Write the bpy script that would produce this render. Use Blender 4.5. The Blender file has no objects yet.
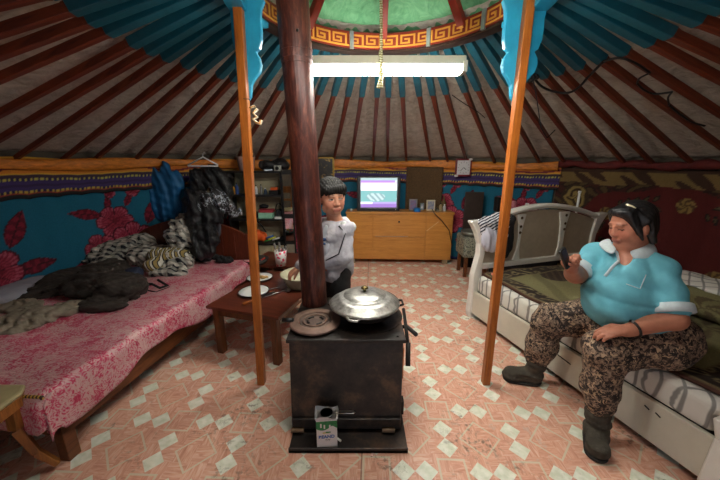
import bpy, bmesh, math, random
import numpy as np
from mathutils import Vector, Matrix, noise as mnoise
random.seed(7); rng=np.random.RandomState(3)
PI=math.pi
scene=bpy.context.scene; COL=scene.collection
# ------------------------------------------------------------------ basics
CX,CY,R=0.15,1.87,3.12          # centre and radius of the round room
def lin(c):
    out=[]
    for v in c[:3]:
        v/=255.0
        out.append(v/12.92 if v<=0.04045 else ((v+0.055)/1.055)**2.4)
    return out
def link(o): COL.objects.link(o); return o
def tag(o,label=None,cat=None,group=None,kind=None):
    if label: o['label']=label
    if cat: o['category']=cat
    if group: o['group']=group
    if kind: o['kind']=kind
    return o
def E(name,label,cat,loc=(0,0,0),rot=0,group=None):
    o=bpy.data.objects.new(name,None); link(o); o.empty_display_size=.05
    o.location=loc; o.rotation_euler=(0,0,rot); o['rz']=rot
    tag(o,label,cat,group); return o
def root_of(p):
    while p.parent: p=p.parent
    return p
class MB:
    def __init__(s): s.v=[]; s.f=[]; s.m=[]; s.c=[]
    def add(s,vs,fs,m=0,cols=None):
        b=len(s.v); s.v+= [tuple(v) for v in vs]
        for f in fs: s.f.append(tuple(i+b for i in f)); s.m.append(m)
        s.c+= (cols if cols is not None else [(1,1,1)]*len(vs))
        return s
    def box(s,x0,x1,y0,y1,z0,z1,m=0,rz=0,piv=None):
        vs=[(x,y,z) for x in (x0,x1) for y in (y0,y1) for z in (z0,z1)]
        if rz:
            p=piv or ((x0+x1)/2,(y0+y1)/2); c,sn=math.cos(rz),math.sin(rz)
            vs=[(p[0]+(x-p[0])*c-(y-p[1])*sn,p[1]+(x-p[0])*sn+(y-p[1])*c,z) for x,y,z in vs]
        return s.add(vs,[(0,1,3,2),(4,6,7,5),(0,4,5,1),(2,3,7,6),(0,2,6,4),(1,5,7,3)],m)
    def prism(s,poly,lo,hi,axis='z',m=0,scale_hi=1.0):
        # poly of 2D points extruded along axis
        n=len(poly)
        cx=sum(p[0] for p in poly)/n; cy=sum(p[1] for p in poly)/n
        def mk(p,h,k):
            a,b=cx+(p[0]-cx)*k,cy+(p[1]-cy)*k
            return {'z':(a,b,h),'y':(a,h,b),'x':(h,a,b)}[axis]
        vs=[mk(p,lo,1) for p in poly]+[mk(p,hi,scale_hi) for p in poly]
        fs=[tuple(range(n))[::-1],tuple(range(n,2*n))]+[(i,(i+1)%n,n+(i+1)%n,n+i) for i in range(n)]
        return s.add(vs,fs,m)
    def beam(s,a,b,w,h,w2=None,h2=None,m=0,up=(0,0,1)):
        a=Vector(a);b=Vector(b);d=(b-a).normalized();u=Vector(up)
        if abs(d.dot(u))>.98: u=Vector((0,1,0))
        sx=d.cross(u).normalized(); sy=sx.cross(d).normalized(); w2=w2 or w; h2=h2 or h
        vs=[a+sx*i*w/2+sy*j*h/2 for i,j in ((-1,-1),(1,-1),(1,1),(-1,1))]+[b+sx*i*w2/2+sy*j*h2/2 for i,j in ((-1,-1),(1,-1),(1,1),(-1,1))]
        return s.add(vs,[(3,2,1,0),(4,5,6,7),(0,1,5,4),(1,2,6,5),(2,3,7,6),(3,0,4,7)],m)
    def tube(s,pts,r,n=8,m=0,cap=True,flat=1.0):
        pts=[Vector(p) for p in pts]; k=len(pts); rr=r if isinstance(r,(list,tuple)) else [r]*k
        ref=None; base=[]; vs=[]
        for i,p in enumerate(pts):
            d=(pts[min(i+1,k-1)]-pts[max(i-1,0)])
            d=d.normalized() if d.length>1e-9 else Vector((0,0,1))
            if ref is None:
                ref=Vector((0,0,1)) if abs(d.z)<.9 else Vector((1,0,0))
            x=(ref-d*ref.dot(d))
            x=x.normalized() if x.length>1e-6 else Vector((1,0,0))
            y=d.cross(x); ref=x
            for j in range(n):
                t=2*PI*j/n; vs.append(p+(x*math.cos(t)*flat+y*math.sin(t))*rr[i])
        fs=[(i*n+j,i*n+(j+1)%n,(i+1)*n+(j+1)%n,(i+1)*n+j) for i in range(k-1) for j in range(n)]
        if cap: fs+=[tuple(range(n))[::-1],tuple(range((k-1)*n,k*n))]
        return s.add(vs,fs,m)
    def lathe(s,prof,c=(0,0,0),n=32,m=0,sx=1,sy=1,closed=False):
        vs=[];k=len(prof)
        for (r,z) in prof:
            for j in range(n):
                t=2*PI*j/n; vs.append((c[0]+r*math.cos(t)*sx,c[1]+r*math.sin(t)*sy,c[2]+z))
        fs=[(i*n+j,i*n+(j+1)%n,(i+1)*n+(j+1)%n,(i+1)*n+j) for i in range(k-1) for j in range(n)]
        if closed: fs+=[((k-1)*n+j,(k-1)*n+(j+1)%n,(j+1)%n,j) for j in range(n)]
        else:
            fs+=[tuple(range(n))[::-1],tuple(range((k-1)*n,k*n))]
        return s.add(vs,fs,m)
    def ball(s,c,r,n=16,k=10,m=0,sc=(1,1,1)):
        prof=[(max(1e-4,math.sin(PI*i/k)),-math.cos(PI*i/k)) for i in range(k+1)]
        vs=[];
        for (q,z) in prof:
            for j in range(n):
                t=2*PI*j/n; vs.append((c[0]+r*sc[0]*q*math.cos(t),c[1]+r*sc[1]*q*math.sin(t),c[2]+r*sc[2]*z))
        fs=[(i*n+j,i*n+(j+1)%n,(i+1)*n+(j+1)%n,(i+1)*n+j) for i in range(k) for j in range(n)]
        return s.add(vs,fs,m)
    def grid(s,nu,nv,fn,col=None,m=0):
        vs=[];cs=[]
        for j in range(nv+1):
            for i in range(nu+1):
                u,v=i/nu,j/nv; vs.append(fn(u,v))
                if col: cs.append(tuple(col(u,v)))
        fs=[(j*(nu+1)+i,j*(nu+1)+i+1,(j+1)*(nu+1)+i+1,(j+1)*(nu+1)+i) for j in range(nv) for i in range(nu)]
        return s.add(vs,fs,m,cs if col else None)
    def build(s,name,mats,parent=None,loc=None,rot=0,smooth=False,bevel=0,solid=0,world=True,color=False,sub=0,label=None,off=0):
        vs=s.v
        if parent is not None and world:
            r=root_of(parent); L=r.location; a=-r['rz'] if 'rz' in r.keys() else 0
            c,sn=math.cos(a),math.sin(a)
            vs=[((x-L.x)*c-(y-L.y)*sn,(x-L.x)*sn+(y-L.y)*c,z-L.z) for x,y,z in vs]
        me=bpy.data.meshes.new(name); 
        if parent is None and loc is not None and world:
            c,sn=math.cos(-rot),math.sin(-rot)
            vs=[((x-loc[0])*c-(y-loc[1])*sn,(x-loc[0])*sn+(y-loc[1])*c,z-loc[2]) for x,y,z in vs]
        me.from_pydata(vs,[],s.f); 
        if not isinstance(mats,(list,tuple)): mats=[mats]
        for mm in mats: me.materials.append(mm)
        me.polygons.foreach_set('material_index',s.m)
        if color:
            at=me.color_attributes.new('Col','FLOAT_COLOR','POINT')
            arr=np.ones((len(vs),4),dtype=np.float32); arr[:,:3]=np.array(s.c,dtype=np.float32); at.data.foreach_set('color',arr.ravel())
        if smooth: me.polygons.foreach_set('use_smooth',[True]*len(me.polygons))
        me.update(); bm=bmesh.new(); bm.from_mesh(me); 
        bmesh.ops.recalc_face_normals(bm,faces=bm.faces) if not color and not solid else None
        bm.to_mesh(me); bm.free()
        o=bpy.data.objects.new(name,me); link(o)
        if parent is not None: o.parent=parent
        elif loc is not None: o.location=loc; o.rotation_euler=(0,0,rot)
        if bevel:
            b=o.modifiers.new('b','BEVEL'); b.width=bevel; b.segments=2; b.limit_method='ANGLE'; b.angle_limit=math.radians(40)
        if solid:
            b=o.modifiers.new('s','SOLIDIFY'); b.thickness=solid; b.offset=off
        if sub:
            b=o.modifiers.new('u','SUBSURF'); b.levels=sub; b.render_levels=sub
        if label: o['label']=label
        return o
# ------------------------------------------------------------------ materials
class N:
    def __init__(s,name):
        s.mat=bpy.data.materials.new(name); s.mat.use_nodes=True; s.t=s.mat.node_tree; s.b=s.t.nodes['Principled BSDF']
    def n(s,t,**k):
        x=s.t.nodes.new(t)
        for a,b in k.items(): setattr(x,a,b)
        return x
    def l(s,a,b): s.t.links.new(a,b)
    def put(s,sock,v):
        if hasattr(v,'links') or isinstance(v,bpy.types.NodeSocket): s.l(v,sock)
        else: sock.default_value=v
    def math(s,op,a,b=None,clamp=False):
        x=s.n('ShaderNodeMath',operation=op,use_clamp=clamp); s.put(x.inputs[0],a)
        if b is not None: s.put(x.inputs[1],b)
        return x.outputs[0]
    def mix(s,f,a,b,mode='MIX'):
        x=s.n('ShaderNodeMix',data_type='RGBA',blend_type=mode); s.put(x.inputs[0],f)
        s.put(x.inputs[6],(*a,1) if isinstance(a,(list,tuple)) and len(a)==3 else a); s.put(x.inputs[7],(*b,1) if isinstance(b,(list,tuple)) and len(b)==3 else b)
        return x.outputs[2]
    def co(s,scale=(1,1,1),rot=(0,0,0),loc=(0,0,0)):
        c=s.n('ShaderNodeTexCoord'); m=s.n('ShaderNodeMapping'); s.l(c.outputs['Object'],m.inputs[0])
        m.inputs['Scale'].default_value=scale; m.inputs['Rotation'].default_value=rot; m.inputs['Location'].default_value=loc
        return m.outputs[0]
    def noise(s,co,scale,detail=3,rough=.5,dist=0):
        x=s.n('ShaderNodeTexNoise'); s.l(co,x.inputs[0]); x.inputs['Scale'].default_value=scale; x.inputs['Detail'].default_value=detail
        x.inputs['Roughness'].default_value=rough; x.inputs['Distortion'].default_value=dist; return x.outputs[0]
    def ramp(s,f,stops,interp='LINEAR'):
        x=s.n('ShaderNodeValToRGB'); s.l(f,x.inputs[0]); x.color_ramp.interpolation=interp; e=x.color_ramp.elements
        while len(e)<len(stops): e.new(.5)
        for q,(p,c) in zip(e,stops): q.position=p; q.color=(*c,1) if len(c)==3 else c
        return x.outputs[0]
    def bump(s,h,st=.3,dist=.01):
        x=s.n('ShaderNodeBump'); s.l(h,x.inputs['Height']); x.inputs['Strength'].default_value=st; x.inputs['Distance'].default_value=dist
        s.l(x.outputs[0],s.b.inputs['Normal'])
    def done(s,col=None,rough=.6,metal=0,spec=None,sheen=0):
        if col is not None: s.put(s.b.inputs['Base Color'],(*col,1) if isinstance(col,(list,tuple)) else col)
        s.put(s.b.inputs['Roughness'],rough); s.put(s.b.inputs['Metallic'],metal)
        if spec is not None: s.b.inputs['Specular IOR Level'].default_value=spec
        if sheen: s.b.inputs['Sheen Weight'].default_value=sheen
        return s.mat
def M(name,rgb,rough=.6,metal=0,amt=.25,sc=12,bump=0,bs=60,rgb2=None,spec=None,stretch=(1,1,1)):
    a=N(name); co=a.co(stretch); c=lin(rgb)
    f=a.noise(co,sc,4,.6); c2=lin(rgb2) if rgb2 else [v*(1-amt) for v in c]; c1=c if rgb2 else [min(1,v*(1+amt)) for v in c]
    col=a.ramp(f,[(.3,c2),(.7,c1)])
    if bump: a.bump(a.noise(co,bs,3,.6),bump,.01)
    return a.done(col,rough,metal,spec)
def wood(name,rgb,rgb2,rough=.45,axis='x',sc=3,bump=.1):
    a=N(name); s={'x':(1,9,9),'y':(9,1,9),'z':(9,9,1)}[axis]; co=a.co(s)
    f=a.noise(co,sc,6,.6,1.2); g=a.noise(co,sc*6,3,.6,.4); h=a.math('ADD',a.math('MULTIPLY',f,.7),a.math('MULTIPLY',g,.3))
    a.bump(h,bump,.005)
    return a.done(a.ramp(h,[(.3,lin(rgb)),(.62,lin(rgb2))]),rough)
def vcol(name,rough=.8,amt=.3,sc=80,bump=.3,bd=.004,emit=0,bs=None):
    a=N(name); at=a.n('ShaderNodeVertexColor',layer_name='Col'); co=a.co()
    f=a.noise(co,sc,3,.6); col=a.mix(1.0,at.outputs[0],a.ramp(f,[(.25,(1-amt,)*3),(.75,(1+amt*.3,)*3)]),'MULTIPLY')
    if bump: a.bump(a.noise(co,bs or sc*2,2),bump,bd)
    if emit:
        a.l(at.outputs[0],a.b.inputs['Emission Color']); a.b.inputs['Emission Strength'].default_value=emit
        return a.done((0.01,0.01,0.01),.3)
    return a.done(col,rough)
# ------------------------------------------------------------------ implicit surfaces (for bodies, clothes, piles)
def rc(a,b,ra,rb,k=.02): return ('c',np.array(a,float),np.array(b,float),ra,rb,k)
def el(c,r,rot=None,k=.02): return ('e',np.array(c,float),np.array(r,float),rot,k)
def cut(p): return ('-',)+p
def sdf_eval(prims,X,Y,Z,lo,res):
    F=np.full(X.shape,.5,dtype=np.float32)
    for p in prims:
        sub=False
        if p[0]=='-': sub=True; p=p[1:]
        k=p[-1]
        if p[0]=='c':
            pts=np.array([p[1],p[2]]); m=max(p[3],p[4])+k+res*4
        else:
            pts=np.array([p[1]]); m=max(p[2])+k+res*4
        a=np.maximum(np.floor((pts.min(0)-m-lo)/res).astype(int),0); b=np.ceil((pts.max(0)+m-lo)/res).astype(int)+1
        b=np.minimum(b,X.shape)
        if np.any(a>=b): continue
        S=(slice(a[0],b[0]),slice(a[1],b[1]),slice(a[2],b[2]))
        x,y,z=X[S],Y[S],Z[S]
        if p[0]=='c':
            A,B=p[1],p[2]; d=B-A; L=max(float(d@d),1e-9)
            t=np.clip(((x-A[0])*d[0]+(y-A[1])*d[1]+(z-A[2])*d[2])/L,0,1)
            D=np.sqrt((x-A[0]-t*d[0])**2+(y-A[1]-t*d[1])**2+(z-A[2]-t*d[2])**2)-(p[3]+(p[4]-p[3])*t)
        else:
            q=[x-p[1][0],y-p[1][1],z-p[1][2]]
            if p[3] is not None:
                Rm=p[3]; q=[Rm[0][i]*q[0]+Rm[1][i]*q[1]+Rm[2][i]*q[2] for i in range(3)]
            r=p[2]; k0=np.sqrt((q[0]/r[0])**2+(q[1]/r[1])**2+(q[2]/r[2])**2); k1=np.sqrt((q[0]/r[0]**2)**2+(q[1]/r[1]**2)**2+(q[2]/r[2]**2)**2)+1e-9
            D=k0*(k0-1)/k1
        G=F[S]
        if sub: D=-D; h=np.maximum(k-np.abs(G-D),0)/k; F[S]=np.maximum(G,D)+h*h*k*.25
        else: h=np.maximum(k-np.abs(G-D),0)/k; F[S]=np.minimum(G,D)-h*h*k*.25
    return F
def surface(prims,res=.006,warp=None,clip=None):
    lo=np.array([1e9]*3);hi=-lo
    for p in prims:
        if p[0]=='-': continue
        if p[0]=='c': pts=np.array([p[1],p[2]]); m=max(p[3],p[4])
        else: pts=np.array([p[1]]); m=max(p[2])
        lo=np.minimum(lo,pts.min(0)-m); hi=np.maximum(hi,pts.max(0)+m)
    lo-=res*4+.012; hi+=res*4+.012
    n=np.ceil((hi-lo)/res).astype(int)+1
    X,Y,Z=np.meshgrid(*[(lo[i]+np.arange(n[i])*res).astype(np.float32) for i in range(3)],indexing='ij')
    F=sdf_eval(prims,X,Y,Z,lo,res)
    if warp is not None: F=F+warp(X,Y,Z)
    if clip is not None: F=np.maximum(F,clip(X,Y,Z))
    ins=F<0; c=np.zeros(tuple(n-1),dtype=np.int8)
    off=[(i,j,k) for i in (0,1) for j in (0,1) for k in (0,1)]
    sl=lambda o:tuple(slice(o[i],n[i]-1+o[i]) for i in range(3))
    for o in off: c+=ins[sl(o)]
    act=(c>0)&(c<8); idx=np.argwhere(act); vid=-np.ones(c.shape,dtype=np.int64); vid[act]=np.arange(len(idx))
    acc=np.zeros((len(idx),3)); cnt=np.zeros(len(idx))
    for o in off:
        for ax in range(3):
            if o[ax]: continue
            o2=list(o); o2[ax]=1
            a=F[idx[:,0]+o[0],idx[:,1]+o[1],idx[:,2]+o[2]]; b=F[idx[:,0]+o2[0],idx[:,1]+o2[1],idx[:,2]+o2[2]]
            m=(a<0)!=(b<0); t=np.where(m,a/(a-b+1e-12),0)
            P=np.tile(np.array(o,float),(len(idx),1)); P[:,ax]+=t
            acc[m]+=P[m]; cnt[m]+=1
    V=lo+(idx+acc/np.maximum(cnt,1)[:,None])*res
    Q=[]
    for ax in range(3):
        b,cc=(ax+1)%3,(ax+2)%3
        s0=[slice(1,n[i]-1) for i in range(3)]; s0[ax]=slice(0,n[ax]-1); s1=list(s0); s1[ax]=slice(1,n[ax])
        A=ins[tuple(s0)];B=ins[tuple(s1)]; m=np.argwhere(A!=B)
        if len(m)==0: continue
        fl=A[m[:,0],m[:,1],m[:,2]]
        g=m+np.array([1 if i!=ax else 0 for i in range(3)])
        def vv(db,dc):
            h=g.copy(); h[:,b]-=db; h[:,cc]-=dc; return vid[h[:,0],h[:,1],h[:,2]]
        q=np.stack([vv(0,0),vv(1,0),vv(1,1),vv(0,1)],1)
        q[~fl]=q[~fl][:,::-1]; Q.append(q)
    return V,np.concatenate(Q)
def blob(name,prims,mat,parent=None,res=.006,warp=None,clip=None,loc=None,smooth_it=2,label=None,colfn=None,world=True):
    V,Q=surface(prims,res,warp,clip)
    mb=MB(); mb.v=[tuple(v) for v in V.tolist()]; mb.f=[tuple(q) for q in Q.tolist()]; mb.m=[0]*len(Q)
    mb.c=[(1,1,1)]*len(V) if colfn is None else [tuple(c) for c in colfn(V).tolist()]
    o=mb.build(name,mat,parent,loc=loc,smooth=True,color=colfn is not None,label=label,world=world)
    if smooth_it:
        m=o.modifiers.new('sm','SMOOTH'); m.iterations=smooth_it; m.factor=.5
    return o
def vfolds(amp,fx=40,seed=0):
    def f(X,Y,Z):
        t=(X+Y*.6)*fx+seed+1.6*np.sin(Z*7+seed)+(Z*fx*.12)
        return (amp*(np.abs(np.sin(t*.5))*1.6-1+.4*np.sin(t*1.7+Z*12)+.25*np.sin(Z*60+X*30))).astype(np.float32)
    return f
def folds(amp,fx=30,seed=0,amp2=None):
    r=np.random.RandomState(seed); D=r.normal(size=(7,3)); D/=np.linalg.norm(D,axis=1)[:,None]; ph=r.rand(7)*6.28; fr=fx*(.5+r.rand(7)*1.2)
    def f(X,Y,Z):
        w=0; x=X+.9/fx*np.sin(Y*fx*.45+Z*fx*.3+seed); y=Y+.9/fx*np.sin(Z*fx*.5+X*fx*.35+1); z=Z+.7/fx*np.sin(X*fx*.5+2)
        for i,(d,p) in enumerate(zip(D,ph)):
            q=fx*(.45,.7,.95,1.2,1.6,2.1,2.8)[i]; a_=(1,.8,.7,.5,.38,.28,.2)[i]
            w=w+a_*(np.abs(np.sin((x*d[0]+y*d[1]+z*d[2])*q*.8+p))*2-1.27)
        return (-amp*w*.62).astype(np.float32)
    return f
def rotm(rx=0,ry=0,rz=0):
    m=(Matrix.Rotation(rz,3,'Z')@Matrix.Rotation(ry,3,'Y')@Matrix.Rotation(rx,3,'X')); return [[m[i][j] for j in range(3)] for i in range(3)]
def text(name,s,size,mat,parent,M4,ext=.0006,bold=0):
    cu=bpy.data.curves.new(name,'FONT'); cu.body=s; cu.size=size; cu.extrude=ext; cu.align_x='CENTER'; cu.align_y='CENTER'; cu.offset=bold
    t=bpy.data.objects.new('tmp',cu); link(t); bpy.context.view_layer.update()
    me=bpy.data.meshes.new_from_object(t.evaluated_get(bpy.context.evaluated_depsgraph_get())); bpy.data.objects.remove(t)
    me.transform(M4); me.materials.clear(); me.materials.append(mat)
    o=bpy.data.objects.new(name,me); link(o); o.parent=parent; return o
def hsh(i,j=0): 
    v=math.sin(i*127.1+j*311.7)*43758.5453; return v-math.floor(v)
exec_parts=[]
# ------------------------------------------------------------------ shared materials
m_orange=wood('orange_wood',(128,62,14),(186,106,34),.4,'z',3)
m_rafter=wood('rafter_wood',(70,22,10),(122,52,26),.45,'x',3)
m_teal=M('teal_paint',(14,84,100),.4,amt=.2,sc=20)
m_tealb=M('bright_teal_paint',(38,150,185),.35,amt=.12,sc=14)
m_black=M('black_plastic',(16,16,17),.4,amt=.2)
m_blackcloth=M('black_cloth',(17,17,18),.85,amt=.4,sc=30,bump=.3)
m_white=M('white_enamel',(225,225,220),.25,amt=.04)
m_cream=M('cream_plastic',(205,200,180),.4,amt=.08)
m_steel=M('steel',(170,170,168),.3,metal=1,amt=.15)
m_dark=M('dark_metal',(38,35,33),.5,metal=.6,amt=.3)
m_brown=wood('dark_brown_wood',(58,26,16),(98,50,30),.35,'y',3)
m_skin=M('skin',(158,100,76),.5,amt=.1,sc=9)
m_skinb=M('boy_skin',(196,140,112),.5,amt=.07,sc=9)
m_hair=N('hair'); _c=m_hair.co((60,60,14)); _f=m_hair.noise(_c,2,3); m_hair.bump(_f,.4,.004); m_hair=m_hair.done(m_hair.ramp(_f,[(.3,(.004,.004,.005)),(.7,(.015,.014,.014))]),.45)
# ------------------------------------------------------------------ room shell
def ztop(a):                                     # height of the wall top round the room
    return 1.53-.05*max(0,math.cos(math.radians(a)-.1))
def P(r,a,z): a=math.radians(a); return (CX+r*math.cos(a),CY+r*math.sin(a),z)
# linoleum
a=N('linoleum'); co=a.co((1/.39,1/.39,1),(0,0,0)); sx=a.n('ShaderNodeSeparateXYZ')
mp=a.n('ShaderNodeMapping'); mp.vector_type='TEXTURE'; tc=a.n('ShaderNodeTexCoord'); a.l(tc.outputs['Object'],mp.inputs[0])
mp.inputs['Location'].default_value=(.67,1.385,0); mp.inputs['Rotation'].default_value=(0,0,math.radians(-2.2)); mp.inputs['Scale'].default_value=(.386,.398,1)
a.l(mp.outputs[0],sx.inputs[0])
def fold(s): return a.math('ABSOLUTE',a.math('SUBTRACT',a.math('FRACT',a.math('ADD',s,.5)),.5))
leftroll=a.math('LESS_THAN',sx.outputs[0],-1.70); vv_=a.math('ADD',sx.outputs[1],a.math('MULTIPLY',leftroll,.35)); p=fold(sx.outputs[0]); q=fold(vv_); s_=a.math('ADD',p,q)
def lt(x,v): return a.math('LESS_THAN',x,v)
dp=a.math('SUBTRACT',.5,p); dq=a.math('SUBTRACT',.5,q)
bigring=a.math('MULTIPLY',lt(s_,.302),a.math('GREATER_THAN',s_,.268)); mx=a.math('MAXIMUM',dp,dq)
smring=a.math('MULTIPLY',lt(mx,.188),a.math('GREATER_THAN',mx,.160))
d1=a.math('ADD',a.math('ABSOLUTE',a.math('SUBTRACT',p,.5)),a.math('ABSOLUTE',a.math('SUBTRACT',q,.15)))
d2=a.math('ADD',a.math('ABSOLUTE',a.math('SUBTRACT',q,.5)),a.math('ABSOLUTE',a.math('SUBTRACT',p,.15)))
pale=a.math('MAXIMUM',lt(d1,.150),lt(d2,.150)); ring=a.math('MAXIMUM',bigring,smring)
co1=a.co((1,1,1)); st=a.noise(a.co((3.2,22,1),(0,0,.785)),2.4,4,.6,1.5); st2=a.noise(a.co((22,3.2,1),(0,0,.785)),2.4,4,.6,1.5)
chk=a.math('GREATER_THAN',a.math('MULTIPLY',a.math('SUBTRACT',a.math('FRACT',a.math('MULTIPLY',sx.outputs[0],2)),.5),a.math('SUBTRACT',a.math('FRACT',a.math('MULTIPLY',sx.outputs[1],2)),.5)),0)
stm=a.math('ADD',a.math('MULTIPLY',st,chk),a.math('MULTIPLY',st2,a.math('SUBTRACT',1,chk)))
base=a.ramp(stm,[(.30,lin((204,140,114))),(.5,lin((224,168,142))),(.74,lin((238,206,184)))])
col=a.mix(a.math('MULTIPLY',ring,.8),base,lin((216,210,184)))
col=a.mix(pale,col,a.ramp(a.noise(co1,25,4),[(.35,lin((218,222,200))),(.65,lin((244,244,230)))]))
dirt=a.noise(co1,2.3,6,.7); spk=a.noise(co1,34,3,.6); vein=a.noise(co1,5,5,.65,1.0)
dm=a.math('MULTIPLY',a.ramp(dirt,[(.52,(0,0,0)),(.62,(1,1,1))]),a.ramp(spk,[(.53,(0,0,0)),(.62,(1,1,1))]))
col=a.mix(a.math('MULTIPLY',dm,.7),col,lin((92,78,62)))
vm=a.ramp(a.math('ABSOLUTE',a.math('SUBTRACT',vein,.5)),[(0,(1,1,1)),(.006,(0,0,0))])
col=a.mix(a.math('MULTIPLY',a.math('MULTIPLY',vm,a.ramp(dirt,[(.5,(0,0,0)),(.56,(1,1,1))])),.45),col,lin((120,104,62)))
worn=a.ramp(a.noise(co1,3.3,7,.75),[(.60,(0,0,0)),(.64,(1,1,1))]); col=a.mix(a.math('MULTIPLY',worn,.5),col,lin((205,185,170)))
seam=a.math('LESS_THAN',a.math('ABSOLUTE',a.math('ADD',sx.outputs[0],1.70)),.009); col=a.mix(a.math('MULTIPLY',seam,.6),col,lin((96,70,54)))
a.bump(a.noise(co1,14,3),.12,.01); m_floor=a.done(col,.38)
f=MB(); f.lathe([(0.001,-.04),(R+.08,-.04),(R+.08,0),(0.001,0)],(CX,CY,0),96); f.build('floor',m_floor).__setitem__('kind','structure')
m_felt=N('felt_cloth'); c_=m_felt.co(); n1=m_felt.noise(m_felt.co((1,1,2.5)),9,4,.6,1.2); n2=m_felt.noise(c_,60,2)
m_felt.bump(m_felt.math('ADD',n1,m_felt.math('MULTIPLY',n2,.15)),.8,.03); m_felt=m_felt.done(m_felt.ramp(n1,[(.3,lin((168,158,144))),(.7,lin((206,196,182)))]),.9)
m_wall=M('wall_felt',(90,82,70),.9,amt=.2,sc=6)
def wallseg(name,a0,a1):
    n=max(4,int((a1-a0)/3)); b=MB(); vs=[];fs=[]
    for i in range(n+1):
        t=a0+(a1-a0)*i/n; z=ztop(t)
        vs+=[P(R,t,0),P(R+.05,t,0),P(R+.05,t,z+.11),P(R,t,z+.11)]
    for i in range(n):
        k=i*4
        for j in range(4): fs.append((k+j,k+(j+1)%4,k+4+(j+1)%4,k+4+j))
    fs+=[(0,1,2,3),(n*4+3,n*4+2,n*4+1,n*4)]
    b.add(vs,fs).build(name,m_wall)['kind']='structure'
wallseg('wall_back',45,135); wallseg('wall_left',135,258); wallseg('wall_right',-78,45)
# doorway behind the camera: frame with an open leaf outside
b=MB(); 
for aa in (258,282): x,y,z=P(R+.02,aa,0); b.box(x-.05,x+.05,y-.06,y+.06,0,1.5)
x0=P(R,258,0)[0];x1=P(R,282,0)[0];yy=P(R+.02,258,0)[1]; b.box(x0-.05,x1+.05,yy-.06,yy+.06,1.44,1.58)
b.build('door_1',m_orange,bevel=.005)['kind']='structure'
RR,ZR=.80,2.42                                   # crown ring radius and rafter height there
b=MB()
def roof(u,v):
    aa=u*360; k=v; r=R+.04+(RR-.03-R)*k; z=ztop(aa)+.06+(ZR+.05-ztop(aa))*k
    sag=.028*math.sin(PI*k)*(.5-.5*math.cos(u*2*PI*66))+.006*math.sin(k*34+math.sin(u*210)*2)
    return P(r,aa,z+sag-.012)
b.grid(486,26,roof); o=b.build('ceiling',m_felt,smooth=True,solid=.03,off=1); o['kind']='structure'
# ------------------------------------------------------------------ rafters
def rafter_mesh(L):
    b=MB(); f=.29
    b.beam((0,0,0),(L*(1-f),0,0),.033,.034,.044,.044,m=0)
    b.beam((L*(1-f)-.02,0,0),(L*(1-f),0,0),.045,.045,.050,.050,m=0)
    b.beam((L*(1-f),0,0),(L*.97,0,0),.056,.052,.058,.05,m=1)
    b.beam((L*.97,0,0),(L,0,0),.05,.04,.034,.03,m=0)
    return b
m_raf2=wood('rafter_paint',(92,32,14),(150,78,38),.45,'x',3)
proto=None
LAB='dark red-brown roof pole with a teal upper end, leaning from wall to crown ring'
for i in range(66):
    aa=2.2+i*360/66+(hsh(i)-.5)*1.6
    if 228<aa<312: continue
    zb=ztop(aa)+.0; p0=Vector(P(R-.02,aa+.5*math.sin(i*2.3),zb)); p1=Vector(P(RR,aa,ZR)); d=p1-p0
    if proto is None:
        L0=d.length; o=rafter_mesh(L0).build('roof_pole',[m_rafter,m_teal,m_orange],bevel=.004); proto=o; tag(o,LAB,'roof pole','roof poles of the tent')
    else: o=proto.copy(); link(o)
    o.location=p0; yaw=math.atan2(d.y,d.x); pit=-math.atan2(d.z,math.hypot(d.x,d.y)); o.rotation_euler=(0,pit,yaw); o.scale=(d.length/L0,1,1)
# ------------------------------------------------------------------ crown ring
m_red=M('crown_red',(124,36,22),.45,amt=.15); m_gold=M('crown_gold',(200,140,54),.45,amt=.12)
T=E('crown_ring','red crown ring painted with a golden key pattern above the lamp','crown ring',(CX,CY,ZR))
b=MB(); rI=.745; prof=[(rI,-.08),(rI,.03),(rI+.045,.05),(rI+.055,-.07)]
b.lathe(prof,(CX,CY,ZR),96,closed=True); ringb=b.build('ring_band',m_red,T,smooth=False)
# key fret on the inner face, as raised strips
b=MB()
def fret(segs,t,a0,w):
    for (u0,v0,u1,v1) in segs:
        n=3 if v0==v1 else 1
        ua,ub=min(u0,u1)-t/2,max(u0,u1)+t/2; va,vb=min(v0,v1)-t/2,max(v0,v1)+t/2
        for k in range(n):
            q0=a0+w*(ua+(ub-ua)*k/n); q1=a0+w*(ua+(ub-ua)*(k+1)/n)
            vs=[P(rr,math.degrees(q),zz) for rr in (rI-.004,rI+.002) for q in (q0,q1) for zz in (ZR-.078+va*.1,ZR-.078+vb*.1)]
            b.add(vs,[(0,1,3,2),(4,6,7,5),(0,4,5,1),(2,3,7,6),(0,2,6,4),(1,5,7,3)])
unit=[(0,.15,0,.85),(0,.85,.75,.85),(.75,.85,.75,.35),(.75,.35,.3,.35),(.3,.35,.3,.6),(.3,.6,.52,.6),(0,.15,1,.15)]
NU=36
for k in range(NU): fret(unit,.11,2*PI*k/NU,2*PI/NU)
b.build('key_pattern',m_gold,T)
b=MB(); b.lathe([(rI+.0,-.10),(rI+.005,-.082),(rI+.09,-.07),(rI+.085,-.10)],(CX,CY,ZR),96,closed=True); b.build('lower_hoop',M('dark_hoop',(52,36,28),.6),T)
m_clip=M('clip',(150,160,160),.4,metal=.5)
for aa in (107,62,143,30):
    b=MB(); x,y,z=P(rI-.008,aa,ZR-.03); c,s=math.cos(math.radians(aa)),math.sin(math.radians(aa)); b.box(x-.004,x+.012,y-.014,y+.014,z-.058,z+.06,rz=math.radians(aa)); b.build('metal_clip',m_clip,T)
hub=(CX,CY,2.86)
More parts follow.
